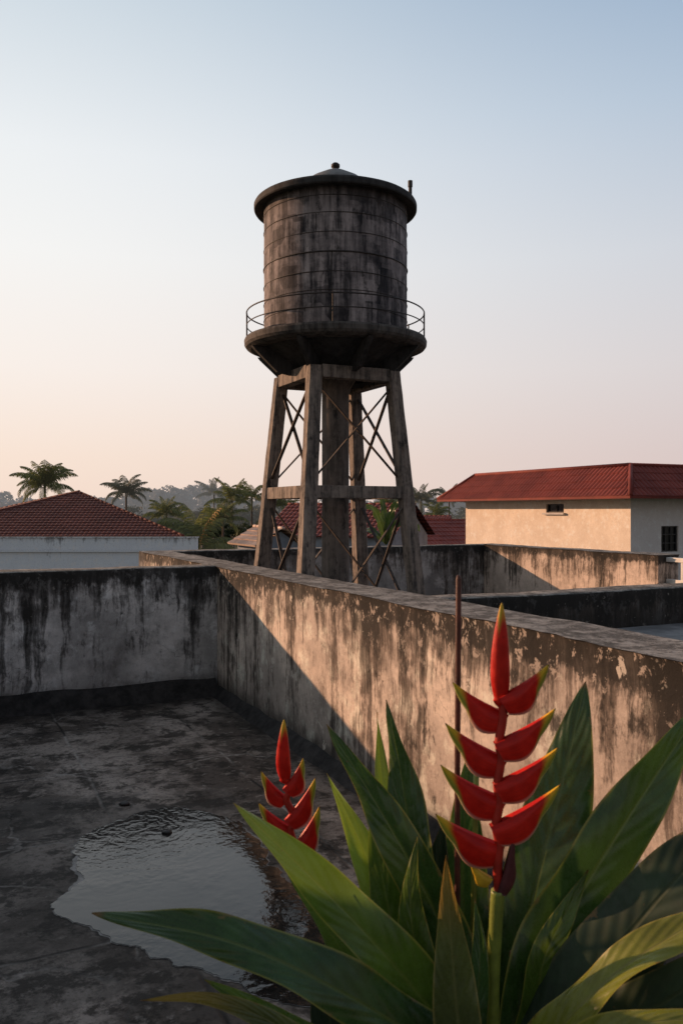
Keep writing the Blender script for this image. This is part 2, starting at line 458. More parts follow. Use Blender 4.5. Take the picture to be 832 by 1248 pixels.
# roof floor with slab joints, cracks, stains, wet patches round the puddle
def mat_floor():
    m = NT('terrace_wet_concrete')
    P = m.tc.outputs['Object']                       # object axes: x across, y along the terrace
    wob = m.vscale(m.vadd(m.noisec(P, 2.2, 4), (-.5,-.5,-.5)), .05)
    Pw = m.vadd(P, wob)
    s = m.sep(Pw)
    big = m.noise(P, .9, 7, .65); med = m.noise(P, 4.5, 9, .72); fine = m.noise(P, 60, 5, .7)
    c = m.mix(m.step(big, .42, .58), (.095,.078,.066), (.34,.295,.26))
    c = m.mix(m.step(med, .48, .56, 0, .85), c, (.030,.026,.022))
    c = m.mix(m.step(m.noise(P, 2.1, 8, .7, .4), .53, .60, 0, .6), c, (.36,.31,.27))
    c = m.mix(m.step(m.noise(m.map(P, loc=(4,2,1)), 12, 6, .7), .56, .68, 0, .55), c, (.40,.36,.325))
    def joints(sock, step_, off, wd):
        a = m.math('ADD', sock, off)
        fr = m.math('ABSOLUTE', m.math('SUBTRACT', m.math('FRACT', m.math('DIVIDE', a, step_)), .5))
        return m.step(fr, .0, wd/step_, 1, 0)
    j = m.math('MAXIMUM', joints(s[0], .92, .10, .017), joints(s[1], 1.13, .2, .017))
    j = m.math('MULTIPLY', j, m.step(m.noise(P, 1.3, 4), .36, .50))
    cr = m.vor(m.vadd(P, m.vscale(m.noisec(P, 3.5, 5), .35)), .85)
    crk = m.math('MULTIPLY', m.step(cr, 0, .014, 1, 0), m.step(m.noise(m.map(P, loc=(9,3,0)), .8, 2), .46, .55))
    ln = m.math('MAXIMUM', j, crk)
    lnc = m.mix(m.step(m.noise(P, 1.7, 3), .45, .58), (.012,.011,.010), (.36,.33,.30))
    c = m.mix(m.math('MULTIPLY', ln, .9), c, lnc)
    # wet halo
    d = m.vadd(P, (-PUD.x, PUD.y, 0), 'ADD')
    dl = m.n('ShaderNodeVectorMath', operation='LENGTH'); m.l(m.map(d, scale=(1,.72,1)), dl.inputs[0])
    wet = m.step(m.math('ADD', dl.outputs['Value'], m.math('MULTIPLY', m.math('SUBTRACT', m.noise(P, 3.0, 8, .7), .5), 2.2)), .72, .98, 1, 0)
    c = m.mix(m.math('MULTIPLY', wet, .62), c, m.mix(.72, c, (.012,.010,.008)))
    # dirt along the walls
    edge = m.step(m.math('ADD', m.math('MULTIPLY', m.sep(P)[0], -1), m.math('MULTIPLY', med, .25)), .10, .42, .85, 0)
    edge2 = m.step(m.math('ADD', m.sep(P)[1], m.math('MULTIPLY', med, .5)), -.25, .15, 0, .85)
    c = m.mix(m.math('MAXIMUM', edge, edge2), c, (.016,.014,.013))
    c = m.mix(m.step(fine, .35, .7, 0, .3), c, m.mix(.5, c, (0,0,0)))
    vf = m.noise(m.map(P, loc=(1,8,0)), 26, 7, .78)
    c = m.mix(m.step(vf, .50, .58, 0, .5), c, (.035,.029,.024))
    rough = m.math('SUBTRACT', m.step(med, .3, .7, .78, .95), m.math('MULTIPLY', wet, .18))
    h = m.math('ADD', m.math('MULTIPLY', med, .8), m.math('ADD', m.math('MULTIPLY', fine, .25), m.math('MULTIPLY', ln, -.6)))
    return m.done(c, rough, m.bump(h, .5, .02), **{'Specular IOR Level': .22})
PUD = Vector((-1.62, 3.55, 0))          # in terrace axes (o, t)
M['floor'] = mat_floor()
def mat_water():
    m = NT('puddle_water')
    P = m.tc.outputs['Object']
    s = m.vadd(P, (1.40, 3.00, 0))
    ln = m.n('ShaderNodeVectorMath', operation='LENGTH'); m.l(s, ln.inputs[0])
    rip = m.math('SINE', m.math('MULTIPLY', m.math('ADD', ln.outputs['Value'], m.math('MULTIPLY', m.noise(P, 5, 5), .34)), 90))
    rip = m.math('MULTIPLY', rip, m.step(ln.outputs['Value'], .15, 1.1, 1, .05))
    n1 = m.noise(m.map(P, scale=(1,1,1)), 16, 4, .55); n2 = m.noise(P, 45, 3, .5)
    calm = m.step(m.noise(m.map(P, loc=(3,1,0)), 1.6, 4), .40, .60, .15, 1)
    h = m.math('ADD', m.math('MULTIPLY', rip, .05), m.math('MULTIPLY', calm, m.math('ADD', m.math('MULTIPLY', n1, .5), m.math('MULTIPLY', n2, .12))))
    c = m.mix(m.step(m.noise(P, 5, 6, .7), .4, .65), (.012,.011,.010), (.030,.027,.024))
    m.done(c, .04, m.bump(h, .14, .03), **{'Specular IOR Level': .5})
    m.b.inputs['IOR'].default_value = 1.40
    return m.mat
M['water'] = mat_water()
M['floor2'] = mat_plain('upper_roof_floor', (.19,.185,.185), .8, .45, 3, .35, .2)
M['ground'] = mat_plain('ground_earth_grass', (.05,.06,.03), .95, .5, .05, .2, .1)

# ------------------------------------------------------------------ setting
g = MB(); g.add([(-3000,-400,GROUND),(3000,-400,GROUND),(3000,5000,GROUND),(-3000,5000,GROUND)], [(0,1,2,3)])
g.build('ground', M['ground'], kind='structure')

RT = math.atan2(N.y, N.x)
def terrace_frame(o):            # local x across (N), local -y along W
    o.location = CORNER; o.rotation_euler = (0, 0, RT)
def slab(name, o0, o1, t0, t1, z1, z0, mat):
    mb = MB(); mb.box(((o0+o1)/2, -(t0+t1)/2, (z0+z1)/2), (o1-o0, t1-t0, z1-z0))
    ob = mb.build(name, mat, kind='structure'); terrace_frame(ob); return ob
def fix_floor_material():
    pass
fl = slab('terrace_floor', -3.24, -.001, 0.001, 9.0, 0.0, GROUND+.01, M['floor'])
slab('courtyard_floor', .33, 5.15, -3.05, 3.10, -.02, GROUND+.02, M['floor2'])
slab('upper_roof_floor', .331, 7.5, 3.36, 9.5, .93, GROUND+.03, M['floor2'])

def wall(name, p0, p1, thick, z0, z1, mat, label, amp=.005, cat='wall', round_=.022, seg=.09):
    """parapet from p0 to p1 (terrace axes o,t); its body lies to the left of that direction; ragged cast edges"""
    a = ot(*p0); b = ot(*p1); L = (b-a).length; d = (b-a)/L
    rz = math.atan2(d.y, d.x)
    H = z1-z0; r = round_
    prof = []
    nz = max(4, int(H/.1))
    for i in range(nz): prof.append((0, z0+(H-r)*i/nz))
    prof += [(0, z1-r), (r*.3, z1-r*.3), (r, z1)]
    ny = max(2, int(thick/.09))
    for i in range(1, ny): prof.append((r+(thick-2*r)*i/ny, z1))
    prof += [(thick-r, z1), (thick-r*.3, z1-r*.3), (thick, z1-r)]
    for i in range(1, nz+1): prof.append((thick, z1-r-(H-r)*i/nz))
    n = max(2, int(L/seg)); k = len(prof)
    vs = []; fs = []
    for i in range(n+1):
        x = L*i/n
        for (y, z) in prof:
            q = Vector((x+p0[0]*3, y+p0[1], z))
            nearTop = max(0, 1-(z1-z)/.09)
            am = amp*(1+1.6*nearTop)
            dy = noise.noise(q*3.1)*am + noise.noise(q*11)*am*.5
            dz = (noise.noise(q*1.3+Vector((9,0,0)))*am*.6 + noise.noise(q*13+Vector((5,0,0)))*am*.35) if nearTop > 0 else 0
            vs.append((x, y+dy, z+dz))
    for i in range(n):
        for j in range(k-1):
            fs.append((i*k+j, (i+1)*k+j, (i+1)*k+j+1, i*k+j+1))
    fs.append(tuple(range(k))); fs.append(tuple(n*k+j for j in range(k))[::-1])
    mb = MB(); mb.add(vs, fs)
    o = mb.build(name, mat, label=label, cat=cat)
    o.location = a; o.rotation_euler = (0, 0, rz)
    smooth_by_angle(o, 35)
    return o
# the long parapet: visible face at o=0
wl = wall('parapet_wall', (0, 9.0), (0, -3.05), -.33, 0, TOP, M['wall_long'], 'long streaked parapet wall running diagonally through the middle, sunlit with a slanting shadow')
wb = wall('parapet_wall', (-3.24, 0.0), (-.002, 0.0), .34, 0, TOP+.004, M['wall_back'], 'grey mould-stained parapet wall in full shade across the left of the terrace')
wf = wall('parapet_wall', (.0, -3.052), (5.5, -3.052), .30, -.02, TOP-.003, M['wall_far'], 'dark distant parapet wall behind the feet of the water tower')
wr = wall('parapet_wall', (5.15, .37), (5.15, -3.05), -.32, -.02, TOP+.003, M['wall_right'], 'sunlit parapet wall below the cream house with a diagonal shadow in its corner')
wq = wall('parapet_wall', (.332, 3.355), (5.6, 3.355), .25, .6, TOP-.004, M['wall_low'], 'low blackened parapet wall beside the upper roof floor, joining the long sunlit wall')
wo_ = wall('parapet_wall', (-2.95, 9.0), (-2.95, 0.004), .28, 0, TOP+.002, M['wall_back'], 'parapet wall along the near side of the terrace')
ws = wall('added_shade_wall', (-2.96, 6.2), (-2.96, 1.15), .26, TOP-.02, 1.50, M['wall_back'], 'added unseen wall on the near parapet that shades the plant')  # added out of view to keep sun off the plant and floor
# dark damp fillet at the foot of the shaded parapet
def fillet(name, p0, p1, h, w_, mat, parent):
    a = ot(*p0); b = ot(*p1); L = (b-a).length; n = int(L/.08)
    d = (b-a)/L; side_ = Vector((d.y, -d.x, 0))
    vs, fs = [], []
    for i in range(n+1):
        p = a + d*(L*i/n)
        e = noise.noise(p*3)*.012
        for (y, z) in ((-.01, h+e*2), (w_*.25, h*.8+e), (w_*.6, h*.35+e), (w_+e*2, -.01)):
            vs.append(p + side_*y + Vector((0,0,z)))
    for i in range(n):
        for j in range(3): fs.append((i*4+j, (i+1)*4+j, (i+1)*4+j+1, i*4+j+1))
    mb = MB(); mb.add(vs, fs)
    return mb.build(name, mat, parent, smooth=True)
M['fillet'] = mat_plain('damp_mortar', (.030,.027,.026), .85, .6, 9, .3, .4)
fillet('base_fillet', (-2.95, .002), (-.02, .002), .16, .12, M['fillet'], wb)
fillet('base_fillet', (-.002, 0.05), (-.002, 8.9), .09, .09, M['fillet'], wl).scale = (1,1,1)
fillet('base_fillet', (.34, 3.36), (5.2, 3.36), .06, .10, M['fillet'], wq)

# puddle: ragged sheet in a shallow of the floor
def puddle():
    outline = [(90,1030),(120,1010),(175,990),(205,985),(250,990),(290,1002),(318,1030),(335,1060),(375,1090),(400,1130),(420,1180),(400,1225),(330,1218),(290,1200),(250,1185),(200,1170),(150,1150),(110,1130),(70,1112),(62,1100),(88,1085),(100,1060)]
    def floorpt(px, py):
        Y = 1.7*F/(py-622); return Vector(((px-416)/F*Y, Y, 0))
    pts = [floorpt(*p) for p in outline]
    loc = []
    for p in pts:
        r_ = p - Vector((CORNER.x, CORNER.y, 0))
        loc.append(Vector((r_.dot(N), -r_.dot(W), 0)))
    dense = []
    n = len(loc)
    for i in range(n):
        p0, p1, p2, p3 = loc[i-1], loc[i], loc[(i+1)%n], loc[(i+2)%n]
        for k in range(26):
            t = k/26
            q = .5*((2*p1)+(p2-p0)*t+(2*p0-5*p1+4*p2-p3)*t*t+(3*p1-p0-3*p2+p3)*t**3)
            q += Vector((noise.noise(q*9), noise.noise(q*9+Vector((7,7,7))), 0))*.035
            q += Vector((noise.noise(q*22), noise.noise(q*22+Vector((7,7,7))), 0))*.017
            q += Vector((noise.noise(q*60), noise.noise(q*60+Vector((7,7,7))), 0))*.006
            dense.append(Vector((q.x, q.y, .004)))
    mb = MB(); mb.add(dense, [tuple(range(len(dense)))])
    o = mb.build('puddle_water', M['water'], kind='structure'); terrace_frame(o)
    # pale mineral rim left by drying, a thin sheet of its own
    rim = MB(); m_ = len(dense)
    c = sum(dense, Vector())/m_
    vs, fs = [], []
    for i, q in enumerate(dense):
        d_ = (q-c).normalized(); w_ = .004+.045*max(0, noise.noise(q*2.2+Vector((3,3,3)))+.15)*(.5+.9*abs(noise.noise(q*21))) 
        vs.append(Vector((q.x, q.y, .0022))-d_*.01); vs.append(Vector((q.x, q.y, .0022))+d_*w_)
    for i in range(m_):
        j = (i+1) % m_; fs.append((2*i, 2*i+1, 2*j+1, 2*j))
    rim.add(vs, fs)
    r = rim.build('puddle_rim_ground', mat_plain('mineral_rim', (.17,.16,.15), .5, .6, 12, .5, .3), kind='structure'); terrace_frame(r)
    # grit standing out of the water
    return o
puddle()
def floor_loc(px, py): 
    Y = 1.7*F/(py-622); return Vector(((px-416)/F*Y, Y, 0))
M['stone'] = mat_plain('wet_dark_stone', (.018,.016,.015), .5, .4, 30, .5, .4)
def stone(px, py, r, label):
    mb = MB(); p = floor_loc(px, py)
    prof = [(0.001,-.2),(.7,-.15),(1.0,.12),(.85,.42),(.45,.6),(.001,.63)]
    vs0 = MB().lathe(prof, (0,0,0), 14)
    vs = []
    for v in vs0.v:
        k = 1+.25*noise.noise(v*1.7+Vector((px,py,0)))
        vs.append(Vector((v.x*k*1.25, v.y*k, v.z*k))*r)
    mb.add(vs, vs0.f)
    o = mb.build('stone', M['stone'], smooth=True, label=label, cat='stone'); o.location = p+Vector((0,0,.003)); return o
stone(204, 1016, .024, 'small dark wet stone lying in the puddle below its dark reflection')
stone(152, 981, .027, 'small dark stone on the damp floor at the upper edge of the puddle')

# ------------------------------------------------------------------ water tower
TC = Vector((-.064, 9.0, 0))
U_ = N; V_ = -W
tower = empty('water_tower', TC, 'tall weathered water tower with a dark round tank on four sloping legs', 'water tower')
def tp(a, su, sv, z): return TC + U_*(su*a) + V_*(sv*a) + Vector((0,0,z))
def half(z): return .447 + (.62-.447)*(3.10-z)/(3.10-.95)
LEGS = [(-1,-1),(-1,1),(1,-1),(1,1)]
def square_leg(su, sv):
    mb = MB(); z0, z1 = -.02, 3.15; vs = []; fs = []
    n = 26
    for i in range(n+1):
        z = z0+(z1-z0)*i/n
        c = tp(half(z), su, sv, z); w_ = .152-.02*i/n
        ring = []
        c_ = .014
        for (x, y) in ((-w_/2+c_,-w_/2),(w_/2-c_,-w_/2),(w_/2,-w_/2+c_),(w_/2,w_/2-c_),(w_/2-c_,w_/2),(-w_/2+c_,w_/2),(-w_/2,w_/2-c_),(-w_/2,-w_/2+c_)):
            p = c + U_*x + V_*y
            p += (U_*noise.noise(p*9) + V_*noise.noise(p*9+Vector((4,4,4))))*.005
            ring.append(p)
        vs += ring
    for i in range(n):
        for k in range(8):
            l = (k+1) % 8; fs.append((i*8+k, i*8+l, (i+1)*8+l, (i+1)*8+k))
    fs.append(tuple(range(8))); fs.append(tuple(n*8+k for k in range(8)))
    mb.add(vs, fs)
    o = mb.build('leg', M['legm'], tower); smooth_by_angle(o, 30); return o
for su, sv in LEGS: square_leg(su, sv)
faces4 = [((-1,-1),(1,-1)), ((1,-1),(1,1)), ((1,1),(-1,1)), ((-1,1),(-1,-1))]
def inset(a, b, d):
    v = (b-a).normalized(); return a+v*d, b-v*d
for (s0, s1) in faces4:
    for zc, hh, ww in ((3.10, .13, .125), (1.885, .125, .11)):
        a = tp(half(zc), *s0, zc); b = tp(half(zc), *s1, zc)
        a, b = inset(a, b, .068)
        MB().beam(a, b, ww, hh).build('beam', M['legm'], tower, bevel=.008)
    out = (tp(1, *s0, 0)+tp(1, *s1, 0))/2-TC; out = Vector((out.x, out.y, 0)).normalized()
    for za, zb in ((3.02, 1.97), (1.80, .30)):
        for q, (p0, p1) in enumerate(((s0, s1), (s1, s0))):
            a = tp(half(za), *p0, za); b = tp(half(zb), *p1, zb)
            a, b = inset(a, b, .07)
            off = out*(.016 if q else -.016)
            MB().beam(a+off, b+off, .012, .034, up=out).build('brace', M['brace'], tower)
    # gusset where the braces cross
# centre column and collar
colm = MB().lathe([(.148,-.02),(.148,.9),(.144,1.9),(.146,2.95),(.17,3.02),(.30,3.20),(.34,3.40)], TC, 40, .003).build('column', M['column'], tower, smooth=True)
# inverted dish under the platform
MB().lathe([(.40,3.05),(.43,3.17),(.52,3.25),(.78,3.399),(.70,3.40),(.45,3.24),(.36,3.10),(.40,3.05)], TC, 72, .006).build('dish', M['lid'], tower); smooth_by_angle(bpy.data.objects['dish'], 14)
# platform slab
MB().lathe([(.30,3.40),(.90,3.398),(.95,3.42),(.968,3.445),(.972,3.49),(.962,3.512),(.93,3.518),(.70,3.52)], TC, 96, .006).build('platform', M['tower'], tower)
smooth_by_angle(bpy.data.objects['platform'], 14)
for k in range(8):
    a = 2*pi*k/8+pi/8; d = Vector((cos(a), sin(a), 0)); t_ = Vector((-d.y, d.x, 0))
    mb = MB(); pr = [(.44,3.10),(.44,3.397),(.93,3.397),(.90,3.36),(.66,3.14)]
    vs = [TC+d*r+Vector((0,0,z))+t_*s*.026 for s in (-1,1) for r, z in pr]
    mb.add(vs, [(0,1,2,3,4),(9,8,7,6,5)]+[(q,(q+1)%5,(q+1)%5+5,q+5) for q in range(5)])
    mb.build('bracket', M['lid'], tower)
# tank
tk = empty('tank_shell', TC)
bpy.data.objects.remove(tk)
prof = [(.70,3.521),(.758,3.525)]
for i in range(1, 40): prof.append((.762, 3.525+(4.90-3.525)*i/39))
tmb = MB().lathe([(r, z-3.525) for r, z in prof], (0,0,0), 96, .004)
tank = tmb.build('tank', M['tank'], tower, smooth=True); tank.matrix_parent_inverse = Matrix(); tank.location = (0, 0, 3.525)
def ring(R, z, r, name, mat, par, seg=96, n=6):
    pts = [TC+Vector((R*cos(2*pi*k/seg), R*sin(2*pi*k/seg), z)) for k in range(seg)]
    o = MB().tube(pts, r, n, closed=True).build(name, mat, None, smooth=True)
    o.parent = par
    o.matrix_parent_inverse = Matrix.Translation(-(TC if par is tower else TC+Vector((0,0,3.525))))
    return o
for z, r in ((4.80,.0042),(4.63,.0035),(4.44,.0035),(4.245,.008),(4.05,.0045),(3.87,.0035),(3.70,.003)):
    ring(.764, z, r, 'hoop', M['dark_metal'], tank)
def seam(px, z0, z1):
    ang = math.atan2(-sqrt(max(0, 1-((px-410)/87)**2)), (px-410)/87)
    d = Vector((cos(ang), sin(ang), 0))
    o = MB().beam(TC+d*.764+Vector((0,0,z0)), TC+d*.764+Vector((0,0,z1)), .007, .006, up=d).build('seam', M['dark_metal'])
    o.parent = tank; o.matrix_parent_inverse = Matrix.Translation(-(TC+Vector((0,0,3.525))))
for px, z0, z1 in ((406.5,3.53,4.245),(389,4.45,4.62)): seam(px, z0, z1)
# lid
lid = MB().lathe([(.70,4.905),(.84,4.880),(.860,4.880),(.868,4.892),(.868,4.935),(.856,4.956),(.82,4.972),(.60,5.04),(.36,5.13)], TC, 96, .004).build('lid', M['lid'], tower); smooth_by_angle(lid, 14)
cn = MB().lathe([(.37,5.125),(.36,5.137),(.27,5.235),(.12,5.315),(.05,5.345),(.0,5.35)], TC, 48).build('lid_cone', M['cone'], lid, smooth=True); 
fin = MB().lathe([(.034,5.335),(.034,5.372),(.046,5.375),(.046,5.402),(.028,5.418),(.0,5.42)], TC, 20).build('vent', M['dark_metal'], lid, smooth=True)
pp = TC+Vector((.795, -.05, 0))
MB().tube([pp+Vector((0,0,4.90)), pp+Vector((0,0,5.14)), pp+Vector((0,0,5.145)), pp+Vector((0,0,5.21))], [.019,.019,.025,.025], 12).build('pipe', M['dark_metal'], tower, smooth=False)
# railing
rail = ring(.945, 3.79, .0075, 'guard_rail', M['dark_metal'], tower)
r2 = ring(.945, 3.655, .006, 'middle_rail', M['dark_metal'], tower)
for ang in (-178, -91, -2, 148, 118, 60, 30, 90):
    a = radians(ang); d = Vector((cos(a), sin(a), 0))*.945
    o = MB().tube([TC+d+Vector((0,0,3.50)), TC+d+Vector((0,0,3.80))], .0085, 8).build('rail_post', M['dark_metal'], tower)

# ------------------------------------------------------------------ white railing at the end of the sunlit wall
M['white'] = mat_plain('white_paint', (.62,.60,.57), .5, .12, 8, .4, .05)
rl = empty('balcony_railing', ot(5.3, 1.6, 0), 'white slatted railing continuing from the end of the sunlit wall', 'railing')
for z, h in ((1.13,.05), (.88,.045)):
    MB().beam(ot(5.3, .375, z), ot(5.3, 3.09, z), .06, h).build('rail', M['white'], rl, bevel=.005)
for k in range(9):
    t = .60+k*.29
    MB().beam(ot(5.3, t, .902), ot(5.3, t, 1.105), .03, .05, up=N).build('slat', M['white'], rl)
lw = wall('parapet_wall', (5.152, 3.10), (5.152, .374), -.3, -.02, .855, M['wall_right'], 'low wall carrying the white slatted railing')

# ------------------------------------------------------------------ roofs and houses
def roof_face(mb, bl, br, tl, tr, row=.35, tile=.24, lift=.035, amp=.022, spt=4):
    """one roof slope laid with overlapping courses of rounded tiles"""
    bl, br, tl, tr = map(Vector, (bl, br, tl, tr))
    ex = (br-bl).normalized()
    upv = ((tl+tr)/2-(bl+br)/2); upv -= ex*upv.dot(ex); Ls = upv.length; upv.normalize()
    nrm = ex.cross(upv)
    if nrm.z < 0: nrm = -nrm
    rows = max(1, int(round(Ls/row)))
    o = bl
    for r in range(rows):
        f0, f1 = r/rows, (r+1)/rows
        def edge(f): return (bl.lerp(tl, f)-o).dot(ex), (br.lerp(tr, f)-o).dot(ex)
        a0, b0 = edge(f0); a1, b1 = edge(min(1, f1+.15/rows))
        n = max(2, int((b0-a0)/tile*spt))
        vs, fs = [], []
        ph = (r % 2)*.5
        for i in range(n+1):
            x0 = a0+(b0-a0)*i/n
            x1 = min(max(x0, a1), b1)
            wv = amp*abs(sin(pi*(x0/tile+ph*0)))+.004*sin(x0*7+r*3)
            p0 = o+ex*x0+upv*(Ls*f0)+nrm*(lift+wv)
            p1 = o+ex*x1+upv*(Ls*min(1, f1+.15/rows))+nrm*(wv)
            pb = o+ex*x0+upv*(Ls*f0)+nrm*(-.01)
            vs += [pb, p0, p1]
        for i in range(n):
            fs.append((3*i, 3*i+3, 3*i+4, 3*i+1)); fs.append((3*i+1, 3*i+4, 3*i+5, 3*i+2))
        mb.add(vs, fs)
    return mb
def capline(mb, a, b, r=.10, seg=.4):
    a, b = Vector(a), Vector(b); L = (b-a).length; n = max(1, int(L/seg)); d = (b-a)/L
    for i in range(n):
        mb.tube([a+d*(L*i/n), a+d*(L*min(n, i+1.12)/n)], [r, r*.9], 8)
    return mb
M['roof_dark'] = mat_roof('brown_red_clay_tiles', (.105,.031,.023), (.155,.046,.034), 1, (.16,.085,.07))
M['roof_red'] = mat_roof('red_sheet_tiles', (.145,.026,.019), (.21,.040,.028), 2, (.20,.08,.06))
M['roof_red2'] = mat_roof('red_roof_far', (.125,.028,.025), (.17,.045,.038), 3, (.19,.10,.085))
M['cream'] = mat_wall('cream_plaster', (.85,.75,.64), (.70,.60,.50), 8, zt=9.9, zb=-9, mould=.0, streak=-.4, peel=.0, topband=0, brown=(.36,.26,.18), soot=(.28,.2,.14))
M['palewall'] = mat_wall('pale_blue_plaster', (.80,.86,.93), (.74,.80,.88), 9, zt=.3, zb=-9, mould=.0, streak=-.1, peel=.0, topband=.05, brown=(.30,.32,.35), soot=(.25,.26,.28))
M['greywall'] = mat_plain('grey_plaster', (.48,.46,.45), .9, .12, 2, .2, .1)
M['glass'] = mat_plain('dark_window_glass', (.012,.013,.016), .12, .3, 3, .6, .0)
M['frame'] = mat_plain('window_frame_dark', (.05,.045,.045), .6, .2, 8, .4, .05)

# cream house on the right
DA = 36.0
Ae = Vector(((767.6-416)/F*DA, DA, 0)); Lr = 15.4; Wd = 13.0; k_ = 1.6; q_ = 1.2
ze, zt_ = 2.30, 3.72
def hp(a, b, z):                     # a along -W (left-back), b along N (right-back)
    p = Ae - W*a + N*b; return Vector((p.x, p.y, z))
house = empty('cream_house', hp(Lr/2, Wd/2, GROUND), 'cream rendered house with red tiled mansard roof and a small high window', 'house')
def wallq(p, q, z0, z1, t, name, mat, par):
    mb = MB(); d = (q-p); d.z = 0
    mb.beam(Vector((p.x,p.y,(z0+z1)/2)), Vector((q.x,q.y,(z0+z1)/2)), t, z1-z0); return mb.build(name, mat, par)
z0h = GROUND
mb = MB()
cs = [hp(q_, q_, 0), hp(Lr-q_, q_, 0), hp(Lr-q_, Wd-q_, 0), hp(q_, Wd-q_, 0)]
# left (sunlit) wall, pierced by the small window
def pierced(mb, a, b, z0, z1, hx0, hx1, hz0, hz1, inward, deep=.16):
    """wall sheet from a to b with one opening and its reveal"""
    d = (b-a).normalized(); L = (b-a).length
    P_ = lambda x, z, y=0: a+d*x+inward*y+Vector((0,0,z-a.z))
    xs = [0, hx0, hx1, L]; zs = [z0, hz0, hz1, z1]
    for i in range(3):
        for j in range(3):
            if i == 1 and j == 1: continue
            mb.add([P_(xs[i],zs[j]),P_(xs[i+1],zs[j]),P_(xs[i+1],zs[j+1]),P_(xs[i],zs[j+1])], [(0,1,2,3)])
    mb.add([P_(hx0,hz0),P_(hx1,hz0),P_(hx1,hz1),P_(hx0,hz1),P_(hx0,hz0,deep),P_(hx1,hz0,deep),P_(hx1,hz1,deep),P_(hx0,hz1,deep)],
           [(0,1,5,4),(1,2,6,5),(2,3,7,6),(3,0,4,7)])
    return P_
mbl = MB(); PL = pierced(mbl, cs[0], cs[1], z0h, ze-.06, 4.45, 5.78, 1.58, 2.02, N)
mbl.build('wall', M['cream'], house)
mbr = MB(); PR = pierced(mbr, cs[0]+N*.001, cs[3], z0h, ze-.06, 1.86, 2.93, -.2, .98, -W)
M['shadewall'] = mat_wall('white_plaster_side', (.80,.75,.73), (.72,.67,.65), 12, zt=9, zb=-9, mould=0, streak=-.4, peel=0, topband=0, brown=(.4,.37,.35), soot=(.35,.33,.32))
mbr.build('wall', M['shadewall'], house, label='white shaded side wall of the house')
mbk = MB(); 
for a, b in ((cs[1], cs[2]), (cs[2], cs[3])):
    mbk.add([Vector((a.x,a.y,z0h)),Vector((b.x,b.y,z0h)),Vector((b.x,b.y,ze-.06)),Vector((a.x,a.y,ze-.06))], [(0,1,2,3)])
mbk.build('wall', M['shadewall'], house)
# windows
def window(P_, hx0, hx1, hz0, hz1, cols, rows, name='window', sill=True, deep=.10):
    fr = MB(); w_ = .05
    def bar(x0, z0, x1, z1, t=w_): fr.beam(P_(x0,z0,deep), P_(x1,z1,deep), t, t)
    bar(hx0+.01, hz0+.025, hx1-.01, hz0+.025); bar(hx0+.01, hz1-.025, hx1-.01, hz1-.025)
    for i in range(cols+1):
        x = hx0+.025+(hx1-hx0-.05)*i/cols; bar(x, hz0+.05, x, hz1-.05, .045 if 0 < i < cols else .05)
    for j in range(1, rows):
        z = hz0+(hz1-hz0)*j/rows; bar(hx0+.05, z, hx1-.05, z, .04)
    f = fr.build(name, M['frame'], house)
    gl = MB(); gl.add([P_(hx0+.004,hz0+.004,deep+.05),P_(hx1-.004,hz0+.004,deep+.05),P_(hx1-.004,hz1-.004,deep+.05),P_(hx0+.004,hz1-.004,deep+.05)], [(0,1,2,3)])
    p = gl.build('pane', M['glass'], f)
    if sill:
        s = MB().beam(P_(hx0-.14,hz0-.05,-.05), P_(hx1+.14,hz0-.05,-.05), .22, .09).build('sill', M['greywall'], f)

    return f
window(PL, 4.45, 5.78, 1.58, 2.02, 2, 1)
window(PR, 1.86, 2.93, -.2, .98, 3, 3, sill=False)
rm = MB()
E = [hp(0,0,ze), hp(Lr,0,ze), hp(Lr,Wd,ze), hp(0,Wd,ze)]
T_ = [hp(k_,k_,zt_), hp(Lr-k_,k_,zt_), hp(Lr-k_,Wd-k_,zt_), hp(k_,Wd-k_,zt_)]
roof_face(rm, E[1], E[0], T_[1], T_[0], .52, .26, .022, .055, 6)
roof_face(rm, E[0], E[3], T_[0], T_[3], .52, .26, .022, .055, 6)
roof_face(rm, E[3], E[2], T_[3], T_[2], .6, .5, .05, .04, 2)
roof_face(rm, E[2], E[1], T_[2], T_[1], .6, .5, .05, .04, 2)
rm.add([t+Vector((0,0,.03)) for t in T_], [(0,1,2,3)])
roofo = rm.build('roof', M['roof_red'], house)
rc = MB()
for i in range(4):
    capline(rc, E[i]+Vector((0,0,.06)), T_[i]+Vector((0,0,.06)), .10, 30)
    capline(rc, T_[i]+Vector((0,0,.05)), T_[(i+1)%4]+Vector((0,0,.05)), .10, 30)
o = rc.build('ridge_cap', M['roof_red'], roofo, smooth=True)
ev = MB()
ev.add([e-Vector((0,0,.03)) for e in E], [(0,3,2,1)])
ev.build('soffit', M['greywall'], house)
fa = MB()
for i in range(4):
    a, b = E[i], E[(i+1)%4]; fa.beam(a-Vector((0,0,.015)), b-Vector((0,0,.015)), .05, .14)
fa.build('fascia', M['roof_red'], house)

